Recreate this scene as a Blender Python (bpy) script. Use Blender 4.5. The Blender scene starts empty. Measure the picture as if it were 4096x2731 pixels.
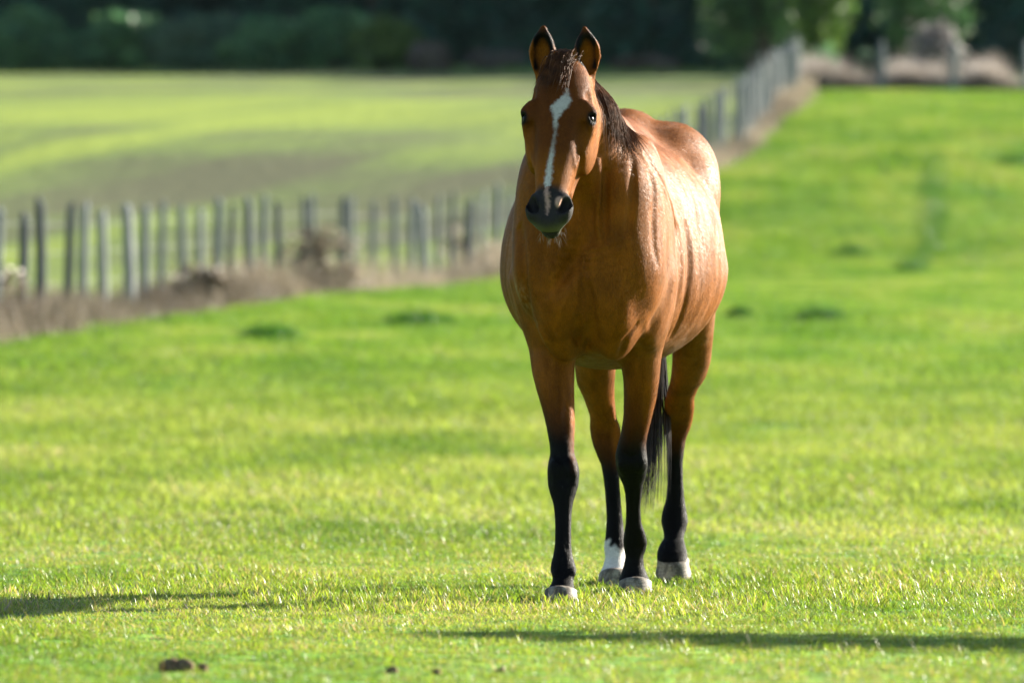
import bpy, math, random
import numpy as np
from mathutils import Vector, Matrix

random.seed(7)
rng = np.random.default_rng(11)
scene = bpy.context.scene
COL = scene.collection
R = math.radians

# ------------------------------------------------------------------ camera
CAM_H = 0.70
cam_data = bpy.data.cameras.new('camera')
cam_data.lens = 200.0
cam_data.sensor_width = 36.0
cam_data.clip_start = 0.5
cam_data.clip_end = 3000.0
cam_data.dof.use_dof = True
cam_data.dof.focus_distance = 17.95
cam_data.dof.aperture_fstop = 3.8
cam = bpy.data.objects.new('camera', cam_data)
cam.location = (0, 0, CAM_H)
cam.rotation_euler = (R(90 + 0.386), 0, 0)
COL.objects.link(cam)
scene.camera = cam

# ------------------------------------------------------------------ sky, sun, exposure
SUN_EL, SUN_AZ = 20.0, 35.0            # azimuth: degrees behind pure right (+X towards +Y)
world = bpy.data.worlds.new('World')
scene.world = world
world.use_nodes = True
wn = world.node_tree.nodes
wl = world.node_tree.links
bg = wn['Background']
sky = wn.new('ShaderNodeTexSky')
sky.sky_type = 'NISHITA'
sky.sun_disc = False
sky.sun_elevation = R(SUN_EL)
sky.sun_rotation = R(90 - SUN_AZ)      # clockwise from +Y
sky.air_density = 1.0
sky.dust_density = 0.6
wl.new(sky.outputs[0], bg.inputs[0])
bg.inputs[1].default_value = 0.05
sun_data = bpy.data.lights.new('sun', 'SUN')
sun_data.energy = 5.0
sun_data.angle = R(0.55)
sun_data.color = (1.0, 0.92, 0.78)
sun = bpy.data.objects.new('sun', sun_data)
sdir = Vector((math.cos(R(SUN_EL)) * math.cos(R(SUN_AZ)), math.cos(R(SUN_EL)) * math.sin(R(SUN_AZ)), math.sin(R(SUN_EL))))
sun.rotation_euler = (-sdir).to_track_quat('-Z', 'Y').to_euler()
sun.location = (20, 20, 30)
COL.objects.link(sun)
scene.view_settings.view_transform = 'Standard'
scene.view_settings.look = 'None'
scene.view_settings.gamma = 1.0
scene.view_settings.use_curve_mapping = False
scene.view_settings.exposure = 2.30
scene.render.engine = 'CYCLES'
scene.cycles.use_denoising = True
scene.cycles.max_bounces = 6
scene.cycles.diffuse_bounces = 3
scene.cycles.glossy_bounces = 2
scene.cycles.transmission_bounces = 4
scene.cycles.transparent_max_bounces = 6

# ------------------------------------------------------------------ helpers
def tag(o, label=None, cat=None, group=None, kind=None):
    if label: o['label'] = label
    if cat: o['category'] = cat
    if group: o['group'] = group
    if kind: o['kind'] = kind
    return o

def empty(name, loc=(0, 0, 0)):
    o = bpy.data.objects.new(name, None)
    o.location = loc
    o.empty_display_size = 0.2
    COL.objects.link(o)
    return o

def mesh_np(name, verts, faces, mat=None, parent=None, smooth=False, link=True, data_only=False):
    """verts (n,3), faces (m,3) or (m,4) arrays -> one mesh object; verts are world coordinates relative to the parent's origin."""
    verts = np.asarray(verts, dtype=np.float32)
    faces = np.asarray(faces, dtype=np.int32)
    me = bpy.data.meshes.new(name)
    n, k = faces.shape
    me.vertices.add(len(verts)); me.vertices.foreach_set('co', verts.ravel())
    me.loops.add(n * k); me.loops.foreach_set('vertex_index', faces.ravel())
    me.polygons.add(n)
    me.polygons.foreach_set('loop_start', np.arange(0, n * k, k, dtype=np.int32))
    me.polygons.foreach_set('loop_total', np.full(n, k, dtype=np.int32))
    me.update(calc_edges=True)
    if smooth: me.polygons.foreach_set('use_smooth', np.ones(n, dtype=bool))
    me.validate()
    if mat: me.materials.append(mat)
    if data_only: return me
    o = bpy.data.objects.new(name, me)
    if link: COL.objects.link(o)
    if parent: o.parent = parent
    return o

def add_color(me, cols, name='col'):
    a = me.color_attributes.new(name, 'FLOAT_COLOR', 'POINT')
    c = np.ones((len(cols), 4), dtype=np.float32)
    c[:, :cols.shape[1]] = cols
    a.data.foreach_set('color', c.ravel())

def smooth_table(xs, ys, n=600, win=0.05):
    xs = np.asarray(xs, float); ys = np.asarray(ys, float)
    o = np.argsort(xs); xs = xs[o]; ys = ys[o]
    t = np.linspace(xs[0], xs[-1], n)
    v = np.interp(t, xs, ys)
    w = max(1, int(n * win))
    for _ in range(2):
        p = np.pad(v, w, mode='edge')
        k = np.ones(2 * w + 1) / (2 * w + 1)
        v = np.convolve(p, k, mode='valid')
    return t, v

def nodes_of(name):
    m = bpy.data.materials.new(name)
    m.use_nodes = True
    nt = m.node_tree
    return m, nt, nt.nodes, nt.links, nt.nodes['Principled BSDF']

def ramp(nt, fac, stops, interp='LINEAR'):
    r = nt.nodes.new('ShaderNodeValToRGB')
    r.color_ramp.interpolation = interp
    e = r.color_ramp.elements
    while len(e) > 1: e.remove(e[-1])
    e[0].position = stops[0][0]; e[0].color = (*stops[0][1], 1)
    for p, c in stops[1:]:
        q = e.new(p); q.color = (*c, 1)
    if fac is not None: nt.links.new(fac, r.inputs[0])
    return r.outputs[0]

def noise(nt, scale, detail=3, rough=0.5, vec=None, dim='3D'):
    n = nt.nodes.new('ShaderNodeTexNoise')
    n.noise_dimensions = dim
    n.inputs['Scale'].default_value = scale
    n.inputs['Detail'].default_value = detail
    n.inputs['Roughness'].default_value = rough
    if vec is not None: nt.links.new(vec, n.inputs['Vector'])
    return n.outputs['Fac']

def mixc(nt, fac, a, b, mode='MIX'):
    m = nt.nodes.new('ShaderNodeMix')
    m.data_type = 'RGBA'; m.blend_type = mode
    for v, i in ((fac, 0), (a, 6), (b, 7)):
        if isinstance(v, (int, float)): m.inputs[i].default_value = v
        elif isinstance(v, tuple): m.inputs[i].default_value = (*v, 1)
        else: nt.links.new(v, m.inputs[i])
    return m.outputs[2]

def mathn(nt, op, a, b=None, clamp=False):
    m = nt.nodes.new('ShaderNodeMath'); m.operation = op; m.use_clamp = clamp
    for i, v in enumerate((a, b)):
        if v is None: continue
        if isinstance(v, (int, float)): m.inputs[i].default_value = v
        else: nt.links.new(v, m.inputs[i])
    return m.outputs[0]

def mapped(nt, src='Object', scale=(1, 1, 1), rot=(0, 0, 0)):
    mp = nt.nodes.new('ShaderNodeMapping')
    mp.inputs['Scale'].default_value = scale
    last = mp
    if any(rot):                                  # turn first, then stretch
        m0 = nt.nodes.new('ShaderNodeMapping'); m0.inputs['Rotation'].default_value = rot
        nt.links.new(m0.outputs[0], mp.inputs[0]); last, mp = mp, m0
    if src == 'Position':
        g = nt.nodes.new('ShaderNodeNewGeometry'); nt.links.new(g.outputs['Position'], mp.inputs[0])
    else:
        g = nt.nodes.new('ShaderNodeTexCoord'); nt.links.new(g.outputs[src], mp.inputs[0])
    return last.outputs[0]

# ------------------------------------------------------------------ terrain
_GY = [-60, 0, 22, 30, 40, 50, 63, 80, 91, 98, 108, 118, 124, 140, 154, 200, 250, 400, 900, 1600]
_GZ = [0, 0, 0, 0.06, 0.30, 0.70, 1.28, 1.86, 2.20, 2.58, 3.70, 4.95, 5.75, 7.4, 8.45, 11.1, 14.2, 24, 60, 90]
_gt = np.linspace(-60, 1600, 8300)
_gv = np.interp(_gt, _GY, _GZ)
_k = np.ones(31) / 31
_gv = np.convolve(np.pad(_gv, 15, mode='edge'), _k, mode='valid')
_gv[_gt < 21.5] = np.minimum(_gv[_gt < 21.5], 0.0)
def ground(x, y):
    x = np.asarray(x, float); y = np.asarray(y, float)
    z = np.interp(y, _gt, _gv)
    far = np.clip((y - 24) / 40, 0, 1)
    z = z + far * (0.06 * np.sin(x * 0.31 + y * 0.11) * np.sin(y * 0.17 + 1.3) + 0.03 * np.sin(x * 0.9 + 1.0) * np.sin(y * 0.43))
    return z
def fence_x(y):
    return np.interp(np.asarray(y, float), [-60, 57, 62, 80, 91, 98, 118, 124, 140, 154, 200, 1600], [-17, -5.9, -5.37, -3.22, -1.23, .18, 3.83, 4.97, 6.68, 7.75, 10.5, 60])
# ------------------------------------------------------------------ the horse: an implicit body polygonised into one mesh
GX = np.arange(-0.12, 0.80, 0.0048)
GY_ = np.concatenate([np.arange(17.34, 17.86, 0.0040), np.arange(17.86, 19.86, 0.0056)])
GZ_ = np.concatenate([np.arange(0.03, 1.06, 0.0056), np.arange(1.06, 1.86, 0.0040)])
FLD = np.full((len(GX), len(GY_), len(GZ_)), 0.25, dtype=np.float32)

def sub_box(lo, hi):
    a = [max(0, np.searchsorted(g, l) - 1) for g, l in zip((GX, GY_, GZ_), lo)]
    b = [min(len(g), np.searchsorted(g, h) + 1) for g, h in zip((GX, GY_, GZ_), hi)]
    sl = tuple(slice(i, j) for i, j in zip(a, b))
    return sl, (GX[sl[0]].astype(np.float32)[:, None, None], GY_[sl[1]].astype(np.float32)[None, :, None], GZ_[sl[2]].astype(np.float32)[None, None, :])

def smin(a, b, k):
    h = np.maximum(k - np.abs(a - b), 0) / k
    return np.minimum(a, b) - h * h * k * 0.25

def apply(sl, f, k, op='union'):
    cur = FLD[sl]
    if op == 'union': FLD[sl] = smin(cur, f.astype(np.float32), k)
    else: FLD[sl] = -smin(-cur, f.astype(np.float32), k)

def V3(p): return np.asarray(p, dtype=np.float64)
def unit(v): return v / np.linalg.norm(v)

def loft(origin, axis, lat, up, rows, k, op='union', win=0.03, cap=(1.0, 1.0), p=2.0, grow=0.0):
    """rows: (t, lat_offset, up_offset, r_lat, r_up, r_down); ellipse sections along a straight axis."""
    origin, axis, lat, up = V3(origin), unit(V3(axis)), unit(V3(lat)), unit(V3(up))
    rows = np.array(rows, float)
    t0, t1 = rows[:, 0].min(), rows[:, 0].max()
    tabs = [smooth_table(rows[:, 0], rows[:, i], win=win) for i in range(1, rows.shape[1])]
    ts = tabs[0][0]
    rmax = max(rows[:, 3].max(), rows[:, 4].max(), rows[:, 5].max())
    c = origin + np.outer(rows[:, 0], axis) + np.outer(rows[:, 1], lat) + np.outer(rows[:, 2], up)
    m = rmax + k + 0.03
    lo, hi = c.min(0) - m, c.max(0) + m
    sl, (X, Y, Z) = sub_box(lo, hi)
    dx, dy, dz = X - np.float32(origin[0]), Y - np.float32(origin[1]), Z - np.float32(origin[2])
    def dot(v): return dx * np.float32(v[0]) + dy * np.float32(v[1]) + dz * np.float32(v[2])
    t = dot(axis)
    tc = np.clip(t, t0, t1)
    idx = ((tc - t0) / (t1 - t0) * (len(ts) - 1)).astype(np.int32)
    tb = [v.astype(np.float32)[idx] for _, v in tabs]
    l = dot(lat) - tb[0]
    u = dot(up) - tb[1]
    rl = tb[2] + grow
    ru = np.where(u > 0, tb[3], tb[4]) + grow
    e = t - tc
    rc = np.where(e < 0, np.float32(max(1e-3, cap[0] * rows[0 if rows[0, 0] == t0 else -1, 3])), np.float32(max(1e-3, cap[1] * rows[-1 if rows[0, 0] == t0 else 0, 3])))
    if p == 2.0:
        k0 = np.sqrt((l / rl) ** 2 + (u / ru) ** 2 + (e / rc) ** 2)
    else:
        k0 = (np.abs(l / rl) ** p + np.abs(u / ru) ** p + np.abs(e / rc) ** p) ** (1 / p)
    k1 = np.sqrt((l / rl ** 2) ** 2 + (u / ru ** 2) ** 2 + (e / rc ** 2) ** 2) + 1e-6
    f = k0 * (k0 - 1) / k1
    f = np.where(k0 < 0.2, -np.minimum(rl, ru) * 0.8, f)
    apply(sl, f, k, op)

def ell(c, ax, rad, k, op='union'):
    """ellipsoid at c with axis frame ax (3 vectors) and radii."""
    c = V3(c); ax = [unit(V3(a)) for a in ax]
    m = max(rad) + k + 0.02
    sl, (X, Y, Z) = sub_box(c - m, c + m)
    dx, dy, dz = X - np.float32(c[0]), Y - np.float32(c[1]), Z - np.float32(c[2])
    q = [dx * np.float32(a[0]) + dy * np.float32(a[1]) + dz * np.float32(a[2]) for a in ax]
    k0 = np.sqrt(sum((v / r) ** 2 for v, r in zip(q, rad)))
    k1 = np.sqrt(sum((v / r ** 2) ** 2 for v, r in zip(q, rad))) + 1e-6
    apply(sl, np.where(k0 < 0.2, -min(rad) * 0.8, k0 * (k0 - 1) / k1), k, op)

def cap_(p0, p1, r0, r1, k, op='union'):
    """tapered capsule."""
    p0, p1 = V3(p0), V3(p1)
    m = max(r0, r1) + k + 0.02
    sl, (X, Y, Z) = sub_box(np.minimum(p0, p1) - m, np.maximum(p0, p1) + m)
    d = p1 - p0; L2 = d @ d
    dx, dy, dz = X - np.float32(p0[0]), Y - np.float32(p0[1]), Z - np.float32(p0[2])
    h = np.clip((dx * np.float32(d[0]) + dy * np.float32(d[1]) + dz * np.float32(d[2])) / np.float32(L2), 0, 1)
    f = np.sqrt((dx - h * np.float32(d[0])) ** 2 + (dy - h * np.float32(d[1])) ** 2 + (dz - h * np.float32(d[2])) ** 2) - (r0 + (r1 - r0) * h)
    apply(sl, f, k, op)

def chain(pts, rs, k, op='union'):
    for a, b, r0, r1 in zip(pts[:-1], pts[1:], rs[:-1], rs[1:]): cap_(a, b, r0, r1, k, op)

# body frame: s runs backwards from the breast, v to the picture's right
YAW = R(7.7)
BK = V3((math.sin(YAW), math.cos(YAW), 0))
LT = V3((math.cos(YAW), -math.sin(YAW), 0))
B0 = V3((0.226, 17.88, 0.0))
ZU = V3((0, 0, 1))
def BP(s, v, z): return B0 + BK * s + LT * v + ZU * z
def torso_rows(rs):      # (s, halfwidth, ztop, zwide, zbot)
    return [(s, vo, zw, hw, zt - zw, zw - zb) for s, vo, hw, zt, zw, zb in rs]
loft(B0, BK, LT, ZU, torso_rows([
    (0.02, -.010, .135, 1.22, 1.04, .90), (0.07, -.005, .185, 1.29, 1.04, .84), (0.15, .0, .212, 1.38, 1.04, .79), (0.30, .0, .225, 1.47, 1.05, .765),
    (0.45, -.008, .245, 1.505, 1.06, .755), (0.60, -.016, .298, 1.51, 1.06, .745), (0.75, -.018, .350, 1.51, 1.06, .735), (0.90, -.016, .374, 1.51, 1.06, .735),
    (1.05, -.010, .366, 1.52, 1.07, .765), (1.18, -.002, .325, 1.54, 1.12, .83), (1.32, .0, .285, 1.545, 1.18, .93), (1.45, .0, .245, 1.50, 1.22, 1.02), (1.55, .0, .19, 1.42, 1.22, 1.08)]),
    0.05, win=0.035, cap=(0.45, 0.45))
# withers and spine crest
chain([BP(.30, 0, 1.455), BP(.42, 0, 1.495), BP(.56, 0, 1.495), BP(.75, 0, 1.48), BP(.95, 0, 1.485), BP(1.15, 0, 1.52), BP(1.35, 0, 1.52), BP(1.52, 0, 1.42)], [.04, .036, .036, .034, .036, .045, .05, .05], 0.12)
# croup and point of hip
for sgn in (-1, 1):
    ell(BP(1.22, sgn * .15, 1.37), (BK, LT, ZU), (.24, .155, .19), 0.06)
    ell(BP(1.10, sgn * .245, 1.34), (BK, LT, ZU), (.09, .055, .075), 0.07)
    ell(BP(1.38, sgn * .165, 1.15), (BK, LT, ZU), (.19, .125, .25), 0.06)
    # flank hollow in front of the thigh
    ell(BP(1.10, sgn * .40, 1.20), (BK + ZU * .6, LT, ZU - BK * .6), (.13, .05, .07), 0.06, 'sub')

# neck
N0, N1 = V3((.262, 18.20, 1.20)), V3((.172, 17.80, 1.60))
NA = unit(N1 - N0)
NL = V3((math.cos(R(12)), -math.sin(R(12)), 0)); NL = unit(NL - NA * (NL @ NA))
NU = np.cross(NL, NA); NU = NU if NU[2] > 0 else -NU
loft(N0, NA, NL, NU, [(-.10, 0, 0, .19, .26, .27), (.05, .0, .0, .158, .235, .235), (.20, .0, .0, .125, .20, .20), (.35, .0, .0, .102, .165, .17), (.48, .0, .0, .088, .14, .145), (.58, .0, -.01, .082, .115, .13)], 0.09, cap=(.6, .9))
# muscle cords under the neck: both jaw-to-breast straps and the arm-head muscles
def NP(t, l, u): return N0 + NA * t + NL * l + NU * u
for sg in (-1, 1):
    chain([NP(.47, .045 * sg, -.115), NP(.30, .058 * sg, -.165), NP(.12, .06 * sg, -.205), BP(.05, .035 * sg, 1.10)], [.024, .028, .030, .024], 0.03)
    chain([NP(.46, .070 * sg, -.03), NP(.25, .095 * sg, -.08), NP(.06, .125 * sg, -.13), BP(.09, .145 * sg, 1.05)], [.032, .038, .045, .05], 0.09)
    chain([NP(.42, .066 * sg, .05), NP(.2, .095 * sg, .05), NP(.0, .135 * sg, .04)], [.04, .05, .06], 0.10)

# shoulders and breast
for sg in (-1, 1):
    ell(BP(.28, sg * .150, 1.21), (unit(ZU * .9 + BK * .42), LT, unit(BK * .9 - ZU * .42)), (.28, .065, .14), 0.09)
    ell(BP(.12, sg * .145, 1.03), (ZU, LT, BK), (.12, .065, .11), 0.07)
    ell(BP(.36, sg * .175, 1.00), (unit(ZU + BK * .1), LT, BK), (.20, .062, .12), 0.055)
    ell(BP(.07, sg * .082, .98), (unit(ZU * .95 + LT * sg * .3), LT, BK), (.15, .082, .10), 0.035)
    ell(BP(.16, sg * .090, .88), (unit(ZU * .9 - LT * sg * .3), LT, BK), (.11, .070, .12), 0.045)
for sg in (-1, 1):
    ell(BP(.14, sg * .125, 1.24), (unit(ZU + BK * .3), LT, unit(BK - ZU * .3)), (.20, .085, .14), 0.10)
ell(BP(-.050, 0, .90), (ZU, LT, BK), (.13, .008, .035), 0.035, 'sub')
ell(BP(-.035, -.035, 1.07), (unit(ZU + LT * .6), unit(LT - ZU * .6), BK), (.10, .02, .03), 0.04, 'sub')

# legs: rows (z, x, rx, y, ry_back, ry_front)
def leg(rows, k, win=0.006, top_cap=1.0):
    loft((0, 0, 0), (0, 0, 1), (1, 0, 0), (0, 1, 0), [(z, x, y, rx, rb, rf) for z, x, rx, y, rb, rf in rows], k, win=win, cap=(.8, top_cap))
leg([(1.02, .085, .095, 18.17, .135, .13), (.92, .102, .088, 18.19, .13, .12), (.86, .116, .082, 18.19, .115, .11), (.798, .1275, .0735, 18.185, .095, .092), (.722, .132, .0673, 18.162, .078, .08), (.67, .1378, .0602, 18.146, .07, .072), (.611, .147, .052, 18.128, .06, .062),
     (.553, .1547, .0452, 18.111, .052, .054), (.495, .1584, .0388, 18.093, .047, .047), (.466, .1598, .0380, 18.085, .047, .046), (.437, .1617, .0466, 18.075, .05, .047), (.408, .1631, .0509, 18.065, .052, .049), (.367, .1624, .0486, 18.051, .054, .045),
     (.338, .1614, .0407, 18.040, .045, .037), (.31, .1619, .0314, 18.03, .036, .031), (.275, .1618, .0267, 18.018, .034, .027), (.235, .1619, .0252, 18.004, .034, .026), (.177, .1612, .0258, 17.985, .035, .028), (.143, .1608, .0307, 17.975, .04, .033),
     (.12, .1607, .0376, 17.965, .044, .036), (.098, .1625, .0413, 17.952, .042, .038), (.075, .1618, .0325, 17.935, .034, .034), (.057, .158, .0350, 17.915, .038, .042), (.04, .1545, .044, 17.91, .045, .05)], 0.035)
leg([(1.02, .425, .095, 18.23, .135, .13), (.92, .42, .090, 18.27, .13, .12), (.85, .417, .080, 18.30, .11, .105), (.793, .4139, .071, 18.317, .092, .088), (.758, .4144, .0648, 18.328, .082, .08), (.699, .4169, .0576, 18.345, .07, .07), (.64, .4137, .0524, 18.363, .062, .062),
     (.58, .4058, .0459, 18.381, .054, .054), (.521, .3944, .0430, 18.399, .048, .048), (.491, .3877, .0451, 18.408, .048, .047), (.461, .3855, .0504, 18.417, .05, .048), (.426, .388, .0520, 18.433, .052, .049), (.39, .3904, .0452, 18.451, .053, .045), (.36, .3928, .0324, 18.467, .044, .036),
     (.33, .3947, .0268, 18.483, .036, .030), (.281, .3943, .0230, 18.508, .034, .026), (.233, .396, .0254, 18.533, .034, .027), (.203, .3997, .0335, 18.549, .038, .031), (.172, .402, .0395, 18.568, .044, .036), (.148, .4018, .0360, 18.58, .04, .036), (.123, .3995, .0291, 18.585, .034, .035),
     (.093, .3977, .033, 18.585, .036, .038), (.065, .398, .042, 18.585, .045, .048), (.045, .3995, .052, 18.58, .05, .055)], 0.035)
leg([(1.12, .225, .115, 19.16, .19, .18), (1.0, .238, .108, 19.13, .18, .17), (.90, .262, .095, 19.14, .15, .15), (.81, .280, .0804, 19.185, .12, .12), (.748, .2815, .0697, 19.238, .10, .105), (.686, .2839, .0634, 19.291, .088, .09), (.636, .2963, .0517, 19.329, .078, .08), (.574, .3108, .0443, 19.378, .07, .068),
     (.536, .3175, .0519, 19.407, .066, .062), (.499, .3214, .0507, 19.416, .062, .056), (.461, .3257, .0438, 19.41, .055, .046), (.411, .3336, .0300, 19.402, .044, .034), (.355, .3396, .0262, 19.387, .037, .028), (.293, .3443, .0256, 19.369, .036, .027), (.231, .349, .0268, 19.351, .036, .028),
     (.169, .3505, .0324, 19.333, .042, .034), (.132, .3489, .0373, 19.313, .044, .036), (.096, .3498, .0335, 19.291, .036, .038), (.065, .3479, .0400, 19.273, .042, .048), (.045, .3463, .052, 19.26, .05, .055)], 0.03)
leg([(1.12, .563, .115, 19.16, .19, .18), (1.0, .592, .096, 19.13, .18, .17), (.92, .604, .080, 19.15, .15, .15), (.847, .6096, .0696, 19.203, .125, .125), (.798, .6093, .0661, 19.252, .11, .11), (.761, .6083, .0646, 19.289, .10, .10), (.724, .6026, .0604, 19.326, .09, .09), (.699, .5963, .0571, 19.352, .086, .085),
     (.668, .5829, .0500, 19.395, .08, .08), (.636, .5736, .0482, 19.439, .075, .075), (.605, .5724, .0521, 19.483, .072, .07), (.573, .5711, .0503, 19.527, .068, .064), (.535, .5689, .0448, 19.575, .062, .058), (.497, .5641, .0350, 19.595, .055, .048), (.459, .5638, .0290, 19.598, .046, .038), (.415, .5616, .0266, 19.60, .039, .030),
     (.351, .5621, .0268, 19.597, .036, .028), (.288, .5622, .0316, 19.594, .038, .030), (.244, .5589, .0423, 19.59, .044, .036), (.213, .5595, .0467, 19.58, .046, .038), (.182, .5587, .0388, 19.565, .042, .037), (.157, .5553, .0325, 19.535, .034, .033), (.132, .5497, .0450, 19.510, .044, .043), (.108, .5478, .0515, 19.488, .05, .047), (.085, .5478, .0520, 19.470, .05, .047), (.065, .5478, .045, 19.46, .04, .04)], 0.03)
# tendons, knee bones and ergot bumps give the lower legs their relief
for (x, y0, y1, z0, z1) in ((.1617, 18.052, 18.0, .33, .15), (.3945, 18.51, 18.57, .33, .2), (.343, 19.425, 19.365, .42, .18), (.562, 19.632, 19.615, .42, .26)):
    cap_((x, y0 + .022, z0), (x, y1 + .022, z1), .014, .016, .012)
for (x, y, z) in ((.1617, 18.03, .42), (.388, 18.39, .435)):
    for sx in (-1, 1):
        ell((x + sx * .022, y + .005, z), (V3((1, 0, 0)), V3((0, 1, 0)), ZU), (.021, .024, .032), 0.02)

# head
HP, HM = V3((.167, 17.757, 1.675)), V3((.112, 17.475, 1.165))
HA = unit(HM - HP)
HL = V3((math.cos(R(9)), -math.sin(R(9)), 0)); HL = unit(HL - HA * (HL @ HA))
HN = np.cross(HA, HL); HN = HN if HN[1] < 0 else -HN
def HQ(t, l, n): return HP + HA * t + HL * l + HN * n
loft(HP, HA, HL, HN, [(-.015, 0, -.01, .062, .05, .085), (.05, 0, 0, .082, .060, .125), (.11, 0, 0, .095, .070, .155), (.17, 0, 0, .101, .072, .17), (.23, 0, 0, .096, .068, .165), (.30, 0, 0, .080, .062, .145),
    (.37, 0, 0, .063, .056, .112), (.44, 0, 0, .053, .052, .080), (.50, 0, 0, .048, .050, .064), (.545, 0, 0, .041, .043, .052), (.570, 0, -.006, .033, .032, .042)], 0.03, win=0.02, cap=(.7, .55))
for sg in (-1, 1):
    ell(HQ(.202, sg * .091, .020), (HA, HL, HN), (.046, .024, .034), 0.035)                       # brow and orbit
    cap_(HQ(.168, sg * .084, .042), HQ(.186, sg * .106, .036), .013, .010, 0.02)                # brow ridge
    ell(HQ(.130, sg * .094, .026), (HA, HL, HN), (.026, .014, .018), 0.02, 'sub')               # hollow above the eye
    ell(HQ(.215, sg * .078, -.075), (unit(HA + HN * -.25), HL, HN), (.125, .034, .095), 0.03)   # cheek
    cap_(HQ(.245, sg * .092, -.002), HQ(.365, sg * .063, .008), .011, .008, 0.014)               # facial crest
    ell(HQ(.31, sg * .084, .032), (HA, HL, HN), (.08, .014, .020), 0.03, 'sub')                 # dish beside the nose bone
    cap_(HQ(.12, sg * .052, -.15), HQ(.42, sg * .032, -.085), .022, .016, 0.03)                  # lower jaw bar
    ell(HQ(.527, sg * .043, .014), (HA, unit(HL + HN * -.35 * sg), unit(HN + HL * .35 * sg)), (.050, .030, .040), 0.022)    # nostril wing
    ell(HQ(.552, sg * .022, -.008), (HA, HL, HN), (.030, .021, .034), 0.018)                    # side of the upper lip
ell(HQ(.564, 0, .004), (HA, HL, HN), (.025, .032, .034), 0.02)                                  # upper lip
ell(HQ(.564, 0, -.044), (HA, HL, HN), (.027, .030, .030), 0.010)                                # chin and lower lip
ell(HQ(.584, 0, -.024), (HA, HL, unit(HN + HA * .25)), (.032, .060, .0050), 0.008, 'sub')       # mouth line
ell(HQ(.56, 0, .048), (HA, HL, HN), (.05, .010, .012), 0.02, 'sub')                             # groove between the nostrils
for sg in (-1, 1):
    na = unit(HA * .94 + HL * sg * -.30)
    nl = unit(HL - na * (HL @ na))
    ell(HQ(.520, sg * .054, .044), (na, nl, np.cross(na, nl)), (.033, .0175, .036), 0.007, 'sub')   # nostril
    ell(HQ(.542, sg * .042, .040), (HA, HL, HN), (.014, .015, .026), 0.008, 'sub')
    ell(HQ(.208, sg * .114, .037), (HA, unit(HL * sg + HN * .55), unit(HN - HL * sg * .55)), (.0105, .017, .017), 0.005, 'sub')              # eye socket
# ears
EARS = []
for base, tip, sg in ((V3((.102, 17.80, 1.655)), V3((.0985, 17.775, 1.806)), -1), (V3((.232, 17.785, 1.655)), V3((.2265, 17.755, 1.800)), 1)):
    ea = unit(tip - base)
    face = V3((sg * .25, -1, .1)); face = unit(face - ea * (face @ ea))
    el_ = np.cross(ea, face)
    if el_[0] < 0: el_ = -el_
    Lr = np.linalg.norm(tip - base)
    w = [(-.25, .026), (0, .030), (.15, .037), (.35, .0425), (.55, .0405), (.75, .0295), (.9, .014), (1.0, .005)]
    bow = lambda t: sg * .006 * math.sin(max(0, t) * math.pi)
    loft(base, ea, el_, face, [(t * Lr, bow(t), 0, r, r * .62, r * .8) for t, r in w], 0.012, win=0.03, cap=(.5, .4))
    loft(base, ea, el_, face, [(t * Lr, bow(t), .017, r - .0085, r * .72, max(.003, r * .8 - .004)) for t, r in w[2:-1]], 0.006, 'sub', win=0.03, cap=(.8, .3))
    EARS.append((base, ea, el_, face, Lr))

# relief laid on the skin: cords, folds and creases (traced on the breast and shoulder, then cut into or raised from the surface)
def skin_at(px, py):
    d = np.arange(17.42, 19.6, .004)
    x = (px - 1176.) * d / 13067.; z = .7 - (py - 872.) * d / 13067.
    i = np.clip(np.searchsorted(GX, x), 0, len(GX) - 1); j = np.clip(np.searchsorted(GY_, d), 0, len(GY_) - 1); k = np.clip(np.searchsorted(GZ_, z), 0, len(GZ_) - 1)
    hit = np.nonzero(FLD[i, j, k] < 0)[0]
    if not len(hit): return None
    h = hit[0]; i, j, k = i[h], j[h], k[h]
    g_ = np.array((FLD[min(i + 2, len(GX) - 1), j, k] - FLD[i - 2, j, k], FLD[i, min(j + 2, len(GY_) - 1), k] - FLD[i, j - 2, k], FLD[i, j, min(k + 2, len(GZ_) - 1)] - FLD[i, j, k - 2]), float)
    return np.array((x[h], d[h], z[h])), g_ / (np.linalg.norm(g_) + 1e-9)
def trace(pts, sig, amt, conv):
    """smooth fold along a traced line: positive amounts cut in, negative raise"""
    hits = [skin_at(*conv(a, b)) for a, b in pts]
    hits = [h for h in hits if h is not None]
    if len(hits) < 2: return
    C = np.array([h[0] for h in hits])
    u = np.linspace(0, 1, len(C)); uu = np.linspace(0, 1, 60)
    C = np.stack([smooth_table(u, C[:, q], 60, .06)[1] for q in range(3)], 1)
    amp = amt * np.sin(np.clip(uu * 1.04 - .02, 0, 1) * math.pi) ** .6
    m = sig * 2.6
    sl, (X, Y, Z) = sub_box(C.min(0) - m, C.max(0) + m)
    best = np.full(FLD[sl].shape, 1e9, np.float32); am = np.zeros_like(best)
    for c, a in zip(C, amp):
        d2 = (X - np.float32(c[0])) ** 2 + (Y - np.float32(c[1])) ** 2 + (Z - np.float32(c[2])) ** 2
        w = d2 < best
        best = np.where(w, d2, best); am = np.where(w, np.float32(a), am)
    FLD[sl] += am * np.exp(-best / (sig * sig))
cA = lambda a, b: (1092 + a / 1.823, b / 1.823)
cB = lambda a, b: (1177.1 + .4211 * a, 746.5 + .4211 * b)
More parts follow.
